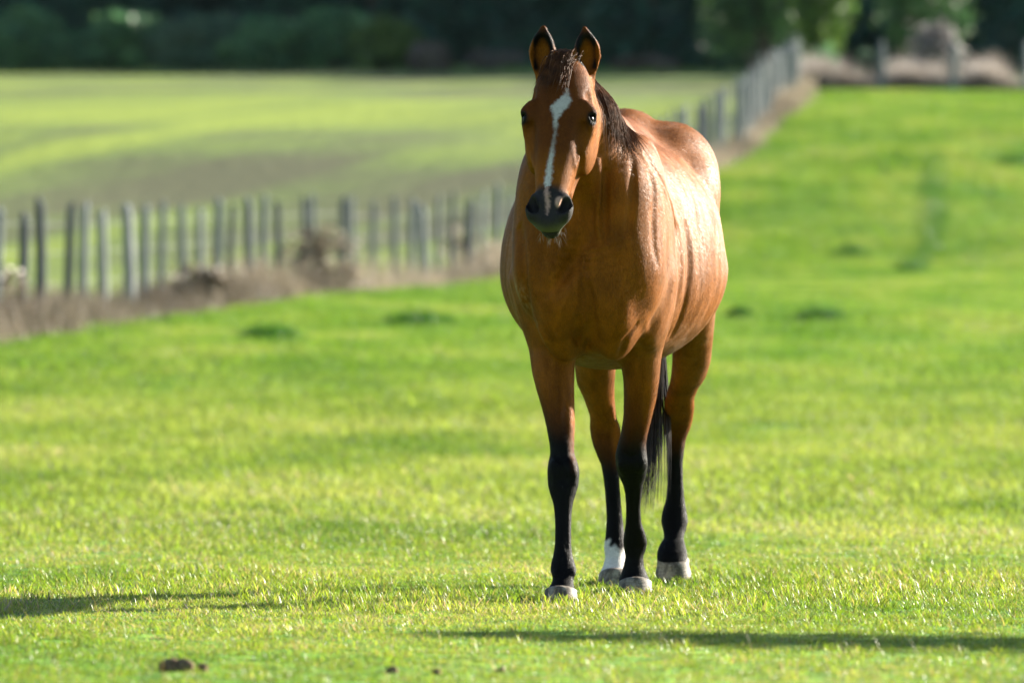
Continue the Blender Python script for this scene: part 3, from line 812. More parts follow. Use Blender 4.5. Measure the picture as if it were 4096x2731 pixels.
# short coat hair: thin single-triangle hairs over the whole skin
def fur(nh):
    fa = np.linalg.norm(FN, axis=1)
    vis = fa * (0.4 + 0.6 * (HNRM[HF].mean(1)[:, 1] < .35))
    vis[HV[HF[:, 0], 2] < .06] = 0
    fi = rng.choice(len(HF), nh, p=vis / vis.sum())
    a, b = rng.uniform(0, 1, (2, nh))
    q = HV[HF[fi]]
    P = (q[:, 0] * (1 - a)[:, None] + q[:, 1] * a[:, None]) * (1 - b)[:, None] + (q[:, 3] * (1 - a)[:, None] + q[:, 2] * a[:, None]) * b[:, None]
    nr = HNRM[HF[fi]].mean(1); nr /= np.linalg.norm(nr, axis=1)[:, None]
    z = P[:, 2]; s = (P - B0) @ BK
    t = (P - HP) @ HA
    isH = (t > -.05) & (P[:, 1] < 17.88) & (z > 1.1)
    flow = np.tile(np.array((0, 0, -1.0)), (nh, 1)) + BK[None] * (.75 * sstep(.8, 1.1, z))[:, None]
    flow[isH] = HA * .8 + HN * -.2
    for base, ea, el_, face, Lr in EARS:
        te = (P - base) @ ea
        flow[(te > .02) & (np.linalg.norm(P - base, axis=1) < .17) & isH & (z > 1.67)] = ea
    flow += rng.normal(0, .22, (nh, 3))
    flow -= nr * np.einsum('ij,ij->i', flow, nr)[:, None]
    flow /= np.linalg.norm(flow, axis=1)[:, None] + 1e-9
    lift = rng.uniform(.12, .42, nh)
    d = flow + nr * lift[:, None]; d /= np.linalg.norm(d, axis=1)[:, None]
    Ln = rng.uniform(.007, .013, nh) * np.where(isH, .7, 1) * np.where(z < .5, .8, 1)
    muz = isH & (t > .49)
    Ln[muz] *= .35
    Ln[isH & (z > 1.69)] *= 1.35
    crest = (s > .35) & (s < 1.5) & (nr[:, 2] > .93)
    Ln[crest] *= 1.5
    side = np.cross(d, nr); side /= np.linalg.norm(side, axis=1)[:, None] + 1e-9
    w = rng.uniform(.00045, .0008, nh)[:, None]
    P = P - nr * .0006
    v = np.stack([P - side * w, P + side * w, P + d * Ln[:, None]], 1).reshape(-1, 3)
    f = np.arange(nh * 3).reshape(-1, 3)
    o = mesh_np('coat_hair', v - ROOT, f, M_FUR, horse, smooth=False)
    c = coat(P); c[:, :3] *= rng.uniform(.55, 1.5, nh)[:, None]
    cc = np.repeat(c, 3, 0); cc[2::3, :3] *= 1.15
    add_color(o.data, np.clip(cc, 0, 1))
    # shade hairs with the skin's normal so that they carry the form of the body
    nj = nr + rng.normal(0, .13, nr.shape); nj /= np.linalg.norm(nj, axis=1)[:, None]
    nn = np.repeat(nj, 3, 0).astype(np.float32)
    o.data.normals_split_custom_set_from_vertices(nn)
    o['kind'] = 'stuff'
    return o
def mat_fur():
    m, nt, N, L, b = nodes_of('horse_coat_hair')
    a = N.new('ShaderNodeAttribute'); a.attribute_name = 'col'
    L.new(a.outputs['Color'], b.inputs['Base Color'])
    b.inputs['Roughness'].default_value = .46
    L.new(mathn(nt, 'MULTIPLY', a.outputs['Alpha'], .05), b.inputs['Sheen Weight'])
    b.inputs['Sheen Roughness'].default_value = .4
    L.new(mathn(nt, 'ADD', .12, mathn(nt, 'MULTIPLY', a.outputs['Alpha'], .22)), b.inputs['Specular IOR Level'])
    tr = N.new('ShaderNodeBsdfTranslucent'); L.new(a.outputs['Color'], tr.inputs[0])
    mx = N.new('ShaderNodeMixShader'); mx.inputs[0].default_value = .28
    L.new(b.outputs[0], mx.inputs[1]); L.new(tr.outputs[0], mx.inputs[2])
    L.new(mx.outputs[0], N['Material Output'].inputs[0])
    return m
M_FUR = mat_fur()
fur(520000)
# ------------------------------------------------------------------ meadow and field sheets
def mat_meadow():
    m, nt, N, L, b = nodes_of('meadow_turf')
    pos = mapped(nt, 'Position')
    big = noise(nt, .30, 4, .6, mapped(nt, 'Position', (1, .30, 1)))
    fine = noise(nt, 9, 4, .6, pos)
    c = ramp(nt, big, [(.30, (.045, .150, .010)), (.46, (.090, .215, .014)), (.56, (.120, .235, .020)), (.70, (.200, .255, .050))])
    c = mixc(nt, 1.0, c, ramp(nt, fine, [(.25, (.55, .55, .55)), (.75, (1.35, 1.35, 1.3))]), 'MULTIPLY')
    L.new(c, b.inputs['Base Color'])
    b.inputs['Roughness'].default_value = .8
    b.inputs['Specular IOR Level'].default_value = .15
    bp = N.new('ShaderNodeBump'); bp.inputs['Strength'].default_value = 1.0; bp.inputs['Distance'].default_value = .12
    L.new(noise(nt, 5, 5, .65, pos), bp.inputs['Height']); L.new(bp.outputs[0], b.inputs['Normal'])
    tr = N.new('ShaderNodeBsdfTranslucent'); L.new(c, tr.inputs[0])
    return m
def mat_field():
    """young autumn cereal: drilled green rows with bare brown soil between the tramlines"""
    m, nt, N, L, b = nodes_of('field_crop')
    pos = mapped(nt, 'Position')
    warp = noise(nt, .035, 2, .5, pos)
    st = noise(nt, 1.0, 5, .62, mapped(nt, 'Position', (.30, .014, .0), (0, 0, R(19))))
    st2 = noise(nt, 1.0, 3, .6, mapped(nt, 'Position', (.02, .05, .0), (0, 0, R(8))))
    fine = noise(nt, 3.0, 4, .6, pos)
    f = mathn(nt, 'ADD', mathn(nt, 'MULTIPLY', st, .55), mathn(nt, 'MULTIPLY', st2, .45))
    f = mathn(nt, 'ADD', f, mathn(nt, 'MULTIPLY', mathn(nt, 'SUBTRACT', fine, .5), .12))
    c = ramp(nt, f, [(.40, (.080, .083, .042)), (.455, (.093, .116, .042)), (.50, (.122, .170, .037)), (.575, (.190, .245, .038))])
    L.new(c, b.inputs['Base Color'])
    b.inputs['Roughness'].default_value = .85
    b.inputs['Specular IOR Level'].default_value = .1
    bp = N.new('ShaderNodeBump'); bp.inputs['Strength'].default_value = .8; bp.inputs['Distance'].default_value = .15
    L.new(noise(nt, 2.2, 5, .65, pos), bp.inputs['Height']); L.new(bp.outputs[0], b.inputs['Normal'])
    return m
M_MEADOW, M_FIELD = mat_meadow(), mat_field()
ys = np.concatenate([np.arange(-40, 12, 4), np.arange(12, 40, .5), np.arange(40, 180, 1.0), np.arange(180, 420, 6), np.arange(420, 1500, 60)])
def sheet(name, left, right, nx, mat, zoff=0.0):
    vs, fs = [], []
    u = np.linspace(0, 1, nx)
    for y in ys:
        a, b_ = left(y), right(y)
        x = a + (b_ - a) * (u ** 2.2 if left is fx_off else 1 - (1 - u) ** 2.2)
        vs.append(np.stack([x, np.full(nx, y), ground(x, y) + zoff], 1))
    vs = np.concatenate(vs)
    i, j = np.meshgrid(np.arange(len(ys) - 1), np.arange(nx - 1), indexing='ij')
    k = (i * nx + j).ravel()
    fs = np.stack([k, k + 1, k + nx + 1, k + nx], 1)
    return tag(mesh_np(name, vs, fs, mat, smooth=True), kind='structure')
fx_off = lambda y: float(fence_x(y)) - .05
sheet('meadow', fx_off, lambda y: 500.0, 70, M_MEADOW)
sheet('field', lambda y: -500.0, fx_off, 70, M_FIELD)

# ------------------------------------------------------------------ grass: one stuff object, tufts instanced on points
def mat_grass(name, ca, cb, cc, dry=0.0, tr_w=.5, far=None):
    m, nt, N, L, b = nodes_of(name)
    oi = N.new('ShaderNodeObjectInfo')
    a = N.new('ShaderNodeAttribute'); a.attribute_name = 'col'
    big = noise(nt, .45, 3, .55, mapped(nt, 'Position', (1, .5, 0)))
    mid = noise(nt, 3.2, 2, .5, mapped(nt, 'Position', (1, 1, 0)))
    f = mathn(nt, 'ADD', mathn(nt, 'SUBTRACT', mathn(nt, 'MULTIPLY', big, 1.15), .27), mathn(nt, 'MULTIPLY', oi.outputs['Random'], .22))
    f = mathn(nt, 'ADD', f, mathn(nt, 'MULTIPLY', mid, .2))
    c = ramp(nt, f, [(.30, ca), (.52, cb), (.75, cc)])
    if far:                                       # colour blends to the mid and far ramps with distance
        gp = N.new('ShaderNodeNewGeometry'); sx = N.new('ShaderNodeSeparateXYZ'); L.new(gp.outputs['Position'], sx.inputs[0])
        mr = N.new('ShaderNodeMapRange'); mr.interpolation_type = 'SMOOTHSTEP'
        mr.inputs['From Min'].default_value = 40; mr.inputs['From Max'].default_value = 54
        L.new(mathn(nt, 'ADD', sx.outputs['Y'], mathn(nt, 'MULTIPLY', mathn(nt, 'SUBTRACT', big, .5), 22)), mr.inputs[0])
        m2 = N.new('ShaderNodeMapRange'); m2.interpolation_type = 'SMOOTHSTEP'
        m2.inputs['From Min'].default_value = 19; m2.inputs['From Max'].default_value = 30
        L.new(sx.outputs['Y'], m2.inputs[0])
        c = mixc(nt, m2.outputs[0], c, ramp(nt, f, [(.30, (.092, .172, .036)), (.52, (.188, .268, .074)), (.75, (.280, .330, .145))]))
        c = mixc(nt, mr.outputs[0], c, ramp(nt, f, [(.30, far[0]), (.52, far[1]), (.75, far[2])]))
    c = mixc(nt, 1.0, c, a.outputs['Color'], 'MULTIPLY')
    L.new(c, b.inputs['Base Color'])
    b.inputs['Roughness'].default_value = .40
    b.inputs['Specular IOR Level'].default_value = .30
    tr = N.new('ShaderNodeBsdfTranslucent')
    L.new(mixc(nt, 1.0, c, (1.2, 1.1, .4), 'MULTIPLY'), tr.inputs[0])
    mx = N.new('ShaderNodeMixShader'); mx.inputs[0].default_value = tr_w
    L.new(b.outputs[0], mx.inputs[1]); L.new(tr.outputs[0], mx.inputs[2])
    L.new(mx.outputs[0], N['Material Output'].inputs[0])
    return m
FARC = ((.062, .155, .028), (.122, .228, .042), (.210, .280, .100))
NEARC = ((.082, .176, .020), (.188, .275, .040), (.285, .322, .110))
M_GRASS = mat_grass('grass_blades', *NEARC, far=FARC)
M_FARG = mat_grass('far_grass_blades', *NEARC, far=FARC)
M_FARG.node_tree.nodes['Principled BSDF'].inputs['Specular IOR Level'].default_value = .12
M_FARG.node_tree.nodes['Principled BSDF'].inputs['Roughness'].default_value = .5
M_DRY = mat_grass('dry_blades', (.20, .155, .085), (.28, .22, .13), (.34, .28, .18), tr_w=.35)

def tuft_mesh(name, n, rad, hmin, hmax, wid, lean, mat, segs=2, dry_frac=.06, seed=0):
    g = np.random.default_rng(seed)
    vs, fs, cs = [], [], []
    for i in range(n):
        a = g.uniform(0, 2 * math.pi); r = rad * math.sqrt(g.uniform())
        p = np.array((r * math.cos(a), r * math.sin(a), -.008))
        h = g.uniform(hmin, hmax); b = g.uniform(0, 2 * math.pi)
        d = np.array((math.cos(b), math.sin(b), 0)); sd = np.array((-d[1], d[0], 0))
        rot = g.uniform(-.9, .9); sd = sd * math.cos(rot) + d * math.sin(rot) * .6
        ln = h * g.uniform(.2, 1.0) * lean; w = wid * g.uniform(.6, 1.3)
        base = len(vs)
        col = np.array((1, 1, 1)) * g.uniform(.35, 1.65)
        if g.uniform() < dry_frac: col = np.array((1.9, 1.15, 5.0)) * g.uniform(.6, 1.1)
        for s_ in range(segs + 1):
            f = s_ / segs
            c = p + d * ln * f ** 1.8 + np.array((0, 0, h * (f - .18 * f * f * lean)))
            ww = w * (1 - f) ** .6 * .5
            if s_ < segs:
                vs += [c - sd * ww, c + sd * ww]; cs += [col * (.75 + .35 * f)] * 2
            else:
                vs.append(c); cs.append(col * 1.1)
        for s_ in range(segs - 1):
            k = base + 2 * s_
            fs += [(k, k + 1, k + 3), (k, k + 3, k + 2)]
        k = base + 2 * (segs - 1)
        fs.append((k, k + 1, k + 2))
    me = mesh_np(name, np.array(vs), np.array(fs), mat, data_only=True)
    add_color(me, np.array(cs))
    return me

def scatter(name, pts, rotz, scl, idx, meshes, mat):
    """points mesh + geometry nodes that instance the tufts on it"""
    lib = bpy.data.collections.new(name + '_tufts')
    for i, me in enumerate(meshes):
        o = bpy.data.objects.new('%s_tuft_%02d' % (name, i), me)
        lib.objects.link(o)
    me = bpy.data.meshes.new(name)
    me.vertices.add(len(pts)); me.vertices.foreach_set('co', np.asarray(pts, np.float32).ravel())
    me.update()
    for an, ty, v in (('rz', 'FLOAT', rotz), ('sc', 'FLOAT', scl), ('ix', 'INT', idx)):
        at = me.attributes.new(an, ty, 'POINT'); at.data.foreach_set('value', np.asarray(v, np.int32 if ty == 'INT' else np.float32))
    me.materials.append(mat)
    o = bpy.data.objects.new(name, me); COL.objects.link(o)
    ng = bpy.data.node_groups.new(name + '_scatter', 'GeometryNodeTree')
    ng.interface.new_socket('Geometry', in_out='INPUT', socket_type='NodeSocketGeometry')
    ng.interface.new_socket('Geometry', in_out='OUTPUT', socket_type='NodeSocketGeometry')
    n, l = ng.nodes, ng.links
    gi, go = n.new('NodeGroupInput'), n.new('NodeGroupOutput')
    ci = n.new('GeometryNodeCollectionInfo'); ci.inputs['Collection'].default_value = lib
    ci.inputs['Separate Children'].default_value = True; ci.inputs['Reset Children'].default_value = True
    iop = n.new('GeometryNodeInstanceOnPoints'); iop.inputs['Pick Instance'].default_value = True
    def attr(nm, ty):
        q = n.new('GeometryNodeInputNamedAttribute'); q.data_type = ty; q.inputs['Name'].default_value = nm
        return q.outputs['Attribute']
    cx = n.new('ShaderNodeCombineXYZ'); l.new(attr('rz', 'FLOAT'), cx.inputs[2])
    e2r = n.new('FunctionNodeEulerToRotation'); l.new(cx.outputs[0], e2r.inputs[0])
    l.new(gi.outputs[0], iop.inputs['Points']); l.new(ci.outputs[0], iop.inputs['Instance'])
    l.new(attr('ix', 'INT'), iop.inputs['Instance Index']); l.new(e2r.outputs[0], iop.inputs['Rotation']); l.new(attr('sc', 'FLOAT'), iop.inputs['Scale'])
    l.new(iop.outputs[0], go.inputs[0])
    md = o.modifiers.new('scatter', 'NODES'); md.node_group = ng
    return o

def view_half(y): return .092 * y * 1.0 + .25       # half width of the view plus a margin
def area_points(y0, y1, dens):
    """random points in the strip that the camera sees, density per square metre given as a function of y"""
    ys_ = np.linspace(y0, y1, 400)
    wgt = dens(ys_) * 2 * view_half(ys_)
    tot = np.trapezoid(wgt, ys_) if hasattr(np, 'trapezoid') else np.trapz(wgt, ys_)
    n = int(tot)
    cdf = np.cumsum(wgt); cdf /= cdf[-1]
    y = np.interp(rng.uniform(0, 1, n), cdf, ys_)
    x = rng.uniform(-1, 1, n) * view_half(y)
    return x, y
HOOVES = [(.1535, 17.90, .066), (.401, 18.565, .07), (.346, 19.245, .066), (.549, 19.46, .072)]
def clear_hooves(x, y):
    k = np.ones(len(x), bool)
    for hx, hy, hr in HOOVES: k &= np.hypot(x - hx, (y - hy)) > hr - .004
    return k
patch = lambda x, y: vnoise(np.stack([x * .9, y * .45, x * 0 + 3.3], 1), 1.0, 9)
tufts = [tuft_mesh('near_%d' % i, 46, .055, .008, .030, .0036, 1.3, M_GRASS, 2, .20, 100 + i) for i in range(8)]
tufts += [tuft_mesh('near_tall_%d' % i, 30, .05, .014, .050, .0040, 1.0, M_GRASS, 3, .20, 150 + i) for i in range(3)]
x, y = area_points(12.2, 33, lambda y: np.interp(y, (12, 20, 26, 33), (330, 300, 220, 20)))
k = clear_hooves(x, y); x, y = x[k], y[k]
pz = patch(x, y)
ix = np.where(rng.uniform(0, 1, len(x)) < .06 + .22 * (pz > .66), rng.integers(8, 11, len(x)), rng.integers(0, 8, len(x)))
hx = np.concatenate([a + (r + rng.uniform(-.004, .05, 46)) * np.cos(t_) for (a, b_, r), t_ in zip(HOOVES, rng.uniform(0, 6.28, (4, 46)))])
hy = np.concatenate([b_ + (r + rng.uniform(-.004, .05, 46)) * np.sin(t_) for (a, b_, r), t_ in zip(HOOVES, rng.uniform(0, 6.28, (4, 46)))])
k = clear_hooves(hx, hy); hx, hy = hx[k], hy[k]
x, y, pz, ix = np.append(x, hx), np.append(y, hy), np.append(pz, np.full(len(hx), .6)), np.append(ix, rng.integers(8, 11, len(hx)))
nearg = scatter('grass', np.stack([x, y, ground(x, y)], 1), rng.uniform(0, 6.28, len(x)), rng.uniform(.7, 1.15, len(x)) * (.75 + .6 * pz) * np.interp(y, (12, 22, 30), (1, 1, 1.25)), ix, tufts, M_GRASS)
tag(nearg, 'short bright green grass of the meadow round the horse', 'grass', kind='stuff')
far_t = [tuft_mesh('far_%d' % i, 44, .16, .02, .07, .0075, 1.0, M_FARG, 2, .05, 200 + i) for i in range(6)]
x, y = area_points(22, 154, lambda y: np.interp(y, (22, 33, 60, 154), (2, 75, 38, 14)))
k = (x > fence_x(y) + .1); x, y = x[k], y[k]
pz = patch(x * .6, y * .6)
farg = scatter('meadow_grass', np.stack([x, y, ground(x, y)], 1), rng.uniform(0, 6.28, len(x)), rng.uniform(.8, 1.3, len(x)) * (.7 + .7 * pz) * np.interp(y, (22, 30, 60, 154), (.7, 1, 1.25, 2.0)), rng.integers(0, 6, len(x)), far_t, M_FARG)
tag(farg, 'soft green grass on the rising meadow behind the horse', 'grass', kind='stuff')
# dry bents sticking up among the grass
bent = [tuft_mesh('bent_%d' % i, 3, .02, .07, .16, .0016, 1.2, M_DRY, 4, 0, 300 + i) for i in range(5)]
x, y = area_points(12.4, 27, lambda y: 7 + 0 * y)
k = clear_hooves(x, y); x, y = x[k], y[k]
tag(scatter('dry_bents', np.stack([x, y, ground(x, y)], 1), rng.uniform(0, 6.28, len(x)), rng.uniform(.5, 1.0, len(x)), rng.integers(0, 5, len(x)), bent, M_DRY),
    'thin dry stalks standing among the short grass', 'dry grass', kind='stuff')

# an old track up the right of the meadow, grown over with darker, longer grass
M_TRACK = mat_grass('track_grass_blades', (.035, .115, .020), (.050, .14, .026), (.070, .165, .032), tr_w=.4)
trk = [tuft_mesh('track_%d' % i, 44, .16, .05, .16, .010, 1.0, M_TRACK, 2, 0, 260 + i) for i in range(4)]
n = 300; q = rng.uniform(0, 1, n)
x = 6.75 + 2.6 * q + .25 * np.sin(q * 5) + rng.normal(0, .07, n); y = 97 + 25 * q
tag(scatter('track_grass', np.stack([x, y, ground(x, y)], 1), rng.uniform(0, 6.28, n), rng.uniform(.9, 1.4, n), rng.integers(0, 4, n), trk, M_TRACK), 'faint darker strip of longer grass up the right side of the meadow', 'grass', kind='stuff')

# ------------------------------------------------------------------ fences
def mat_post():
    m, nt, N, L, b = nodes_of('weathered_post_wood')
    oi = N.new('ShaderNodeObjectInfo')
    g = noise(nt, 1.0, 4, .6, mapped(nt, 'Object', (40, 40, 4)))
    c = ramp(nt, g, [(.3, (.072, .083, .088)), (.7, (.205, .22, .23))])
    c = mixc(nt, 1.0, c, ramp(nt, oi.outputs['Random'], [(0, (.35, .38, .40)), (.45, (.85, .9, .92)), (1, (1.25, 1.25, 1.2))]), 'MULTIPLY')
    L.new(c, b.inputs['Base Color']); b.inputs['Roughness'].default_value = .85; b.inputs['Specular IOR Level'].default_value = .2
    bp = N.new('ShaderNodeBump'); bp.inputs['Strength'].default_value = .6; bp.inputs['Distance'].default_value = .01
    L.new(g, bp.inputs['Height']); L.new(bp.outputs[0], b.inputs['Normal'])
    return m
M_POST = mat_post()
M_WIRE = simple_mat('galvanised_wire', (.22, .23, .24), .5, .5)
def post_mesh(seed, h, r):
    g = np.random.default_rng(seed); n = 9; rows = [-.25, 0, .3, .6, .9, 1.0]
    vs, fs = [], []
    bx, by = g.normal(0, .02, 2)
    ph = g.uniform(.85, 1.15, n)
    for q in rows:
        for i in range(n):
            a = 2 * math.pi * i / n
            rr = r * (1.1 - .22 * q) * ph[i] * g.uniform(.96, 1.04) * (1 if q < .95 else .86)
            vs.append((rr * math.cos(a) + bx * math.sin(q * 2.6), rr * math.sin(a) + by * math.sin(q * 3), q * h + (.03 * math.sin(a + seed) if q > .95 else 0)))
    vs.append((bx * .4, by * .2, h + .02))
    for j in range(len(rows) - 1):
        for i in range(n): fs.append((j * n + i, j * n + (i + 1) % n, (j + 1) * n + (i + 1) % n, (j + 1) * n + i))
    t = (len(rows) - 1) * n
    for i in range(n): fs.append((t + i, t + (i + 1) % n, len(vs) - 1, len(vs) - 1))
    me = bpy.data.meshes.new('post')
    me.from_pydata([tuple(v) for v in vs], [], [f if f[2] != f[3] else f[:3] for f in fs])
    me.materials.append(M_POST); me.polygons.foreach_set('use_smooth', [True] * len(me.polygons))
    return me
POSTS = [post_mesh(40 + i, 1.0, r) for i, r in enumerate((.049, .055, .046, .060, .051, .048))]
def wire(parent, pts, r=.0035):
    P = np.array(pts); T = np.gradient(P, axis=0); T /= np.linalg.norm(T, axis=1)[:, None]
    a = np.cross(T, (0, 0, 1.0)); a /= np.linalg.norm(a, axis=1)[:, None]; b = np.cross(T, a)
    ring = np.stack([P + (a * math.cos(q) + b * math.sin(q)) * r for q in (0, 1.571, 3.142, 4.712)], 1).reshape(-1, 3)
    n = len(P); i = np.arange(n - 1)[:, None]; j = np.arange(4)[None]
    f = np.stack([i * 4 + j, i * 4 + (j + 1) % 4, (i + 1) * 4 + (j + 1) % 4, (i + 1) * 4 + j], -1).reshape(-1, 4)
    return mesh_np('wire', ring - np.array(parent.location), f, M_WIRE, parent)
def fence(name, label, posts, hmean, wires, thick=1.0):
    root = empty(name, (posts[0][0], posts[0][1], float(ground(*posts[0]))))
    tag(root, label, 'fence')
    tops = []
    for i, (px, py) in enumerate(posts):
        o = bpy.data.objects.new('post', POSTS[random.randrange(len(POSTS))]); COL.objects.link(o); o.parent = root
        z = float(ground(px, py)); h = hmean * random.uniform(.94, 1.07) * float(np.interp(py, (60, 85, 120), (1, 1.03, 1.15))); k = random.uniform(.85, 1.2) * thick
        o.location = (px - root.location.x, py - root.location.y, z - root.location.z)
        o.scale = (k, k, h); o.rotation_euler = (random.gauss(0, .02), random.gauss(0, .03), random.uniform(0, 6.28))
        tops.append((px, py, z))
    for w in wires: wire(root, [(a - .06, b, c + w + .01 * math.sin(i)) for i, (a, b, c) in enumerate(tops)])
    return root
ypost = [58.0]
while ypost[-1] < 153.0:
    y0 = ypost[-1]; sl_ = float(fence_x(y0 + .5) - fence_x(y0 - .5))
    ypost.append(y0 + random.uniform(1.22, 1.42) * float(np.interp(y0, (85, 112), (1, .62))) / math.hypot(1, sl_))
fence('field_fence', 'long grey post and wire fence running from the left foreground up to the wood', [(float(fence_x(y)) + random.gauss(0, .04), y) for y in ypost], 1.28, (.45, .80, 1.12))
xc = float(fence_x(154.0))
fence('boundary_fence', 'post and wire fence across the top of the meadow at right', [(xc + .35 + 1.95 * i + random.gauss(0, .05), 154.6 + .15 * math.sin(i)) for i in range(1, 7)], 1.22, (.5, .85, 1.1), 1.5)

# ------------------------------------------------------------------ dry herbage and bushes
def mat_leaf(name, ca, cb, cc, tr_w=.35, rough=.5, spec=.3):
    m, nt, N, L, b = nodes_of(name)
    a = N.new('ShaderNodeAttribute'); a.attribute_name = 'col'
    big = noise(nt, .8, 3, .55, mapped(nt, 'Position'))
    c = ramp(nt, big, [(.3, ca), (.5, cb), (.7, cc)])
    c = mixc(nt, 1.0, c, a.outputs['Color'], 'MULTIPLY')
    L.new(c, b.inputs['Base Color']); b.inputs['Roughness'].default_value = rough; b.inputs['Specular IOR Level'].default_value = spec
    tr = N.new('ShaderNodeBsdfTranslucent'); L.new(c, tr.inputs[0])
    mx = N.new('ShaderNodeMixShader'); mx.inputs[0].default_value = tr_w
    L.new(b.outputs[0], mx.inputs[1]); L.new(tr.outputs[0], mx.inputs[2]); L.new(mx.outputs[0], N['Material Output'].inputs[0])
    return m
M_WEED = mat_leaf('dry_weed', (.22, .175, .12), (.32, .26, .185), (.40, .34, .26))
M_PALE = mat_leaf('pale_dead_grass', (.26, .22, .19), (.36, .315, .28), (.45, .41, .38))
M_BRAM = mat_leaf('bramble_stems', (.10, .080, .058), (.165, .135, .10), (.23, .195, .15))
M_TUSS = mat_grass('tussock_blades', (.030, .125, .008), (.042, .15, .010), (.060, .17, .012), tr_w=.4)
M_DGREEN = mat_leaf('dark_leaves', (.012, .048, .036), (.020, .066, .046), (.040, .095, .052), .3)
M_MGREEN = mat_leaf('hedge_leaves', (.070, .175, .085), (.105, .235, .10), (.15, .28, .10), .55)
M_LGREEN = mat_leaf('bright_leaves', (.050, .10, .020), (.075, .135, .024), (.105, .165, .032), .4)
M_BROWNL = mat_leaf('russet_leaves', (.085, .065, .050), (.13, .105, .085), (.19, .16, .14), .3)
M_GREYG = mat_leaf('grey_green_leaves', (.065, .135, .085), (.10, .18, .105), (.14, .22, .13), .5)
M_GREYL = mat_leaf('grey_dry_leaves', (.17, .15, .15), (.27, .25, .25), (.36, .34, .33), .35)
M_TREE = mat_leaf('tree_leaves', (.030, .075, .030), (.048, .105, .038), (.080, .145, .045), .35)
M_BARK = simple_mat('bark', (.045, .036, .028), .9, .2, var=(.10, .085, .065), vscale=6)

# weedy strip under the fence: stalks and withered leaves
weeds = [tuft_mesh('weed_%d' % i, 20, .20, .12, .70, .008, .8, M_WEED, 3, 0, 400 + i) for i in range(5)]
weeds += [tuft_mesh('dark_weed_%d' % i, 30, .22, .12, .60, .010, 1.0, M_BRAM, 3, 0, 420 + i) for i in range(3)]
n = 4000
y = 56 + (154 - 56) * rng.uniform(0, 1, n) ** 1.15
x = fence_x(y) + rng.normal(.20, .34, n) * np.interp(y, (80, 110), (1, .45))
z = ground(x, y)
ix = np.where(vnoise(np.stack([y * .35, y * 0, y * 0], 1), 1.0, 5) + rng.normal(0, .12, n) > .52, rng.integers(5, 8, n), rng.integers(0, 5, n))
tag(scatter('dry_weeds', np.stack([x, y, z], 1), rng.uniform(0, 6.28, n), rng.uniform(.35, 1.15, n) * (.30 + 1.15 * vnoise(np.stack([y * .9, x * .5, y * 0], 1), 1.0, 6)), ix, weeds, M_WEED), 'withered brown weeds and long dead grass along the foot of the fence', 'weeds', kind='stuff')
pale_w = [tuft_mesh('pale_weed_%d' % i, 26, .22, .2, .80, .012, .7, M_PALE, 3, 0, 440 + i) for i in range(4)]
n = 2000
x = rng.uniform(xc - .5, xc + 14, n); y = 155.2 + np.abs(rng.normal(.3, .8, n))
tag(scatter('dead_grass', np.stack([x, y, ground(x, y)], 1), rng.uniform(0, 6.28, n), rng.uniform(.6, 1.5, n) * (.5 + .9 * vnoise(np.stack([x * 1.3, x * 0, x * 0], 1), 1.0, 4)), rng.integers(0, 6, n), pale_w + weeds[5:7], M_PALE), 'pale dead grass along the far fence at the top of the meadow', 'weeds', kind='stuff')

def leaf_cloud(n, blobs, size, seed, shell=.55):
    """quads spread through a set of ellipsoid clumps: (cx,cy,cz,rx,ry,rz)"""
    g = np.random.default_rng(seed)
    B = np.array(blobs, float)
    vol = B[:, 3] * B[:, 4] + B[:, 3] * B[:, 5] + B[:, 4] * B[:, 5]
    k = g.choice(len(B), n, p=vol / vol.sum())
    d = g.normal(0, 1, (n, 3)); d /= np.linalg.norm(d, axis=1)[:, None]
    r = (shell + (1 - shell) * g.uniform(0, 1, n)) * g.uniform(.92, 1.1, n)
    P = B[k, :3] + d * r[:, None] * B[k, 3:]
    nrm = d + g.normal(0, .7, (n, 3)); nrm /= np.linalg.norm(nrm, axis=1)[:, None]
    a = np.cross(nrm, g.normal(0, 1, (n, 3))); a /= np.linalg.norm(a, axis=1)[:, None]
    b = np.cross(nrm, a)
    s = size * g.uniform(.5, 1.3, n)[:, None]
    v = np.stack([P - a * s * .5, P + b * s * .32, P + a * s * .5 + nrm * s * .1, P - b * s * .32], 1).reshape(-1, 3)
    f = np.arange(4 * n).reshape(-1, 4)
    c = np.repeat(g.uniform(.55, 1.4, n)[:, None] * np.ones(3), 4, 0)
    return v, f, c
def limb_tube(path, r0, r1, n=7):
    P = np.array(path, float); T = np.gradient(P, axis=0); T /= np.linalg.norm(T, axis=1)[:, None]
    a = np.cross(T, (.31, .9, .1)); a /= np.linalg.norm(a, axis=1)[:, None]; b = np.cross(T, a)
    w = np.linspace(r0, r1, len(P))[:, None]
    v = np.stack([P + (a * math.cos(q) + b * math.sin(q)) * w for q in np.linspace(0, 2 * math.pi, n, endpoint=False)], 1).reshape(-1, 3)
    i = np.arange(len(P) - 1)[:, None]; j = np.arange(n)[None]
    f = np.stack([i * n + j, i * n + (j + 1) % n, (i + 1) * n + (j + 1) % n, (i + 1) * n + j], -1).reshape(-1, 4)
    return v, f
def join(parts):
    V_, F_, off = [], [], 0
    for v, f in parts: V_.append(v); F_.append(f + off); off += len(v)
    return np.concatenate(V_), np.concatenate(F_)
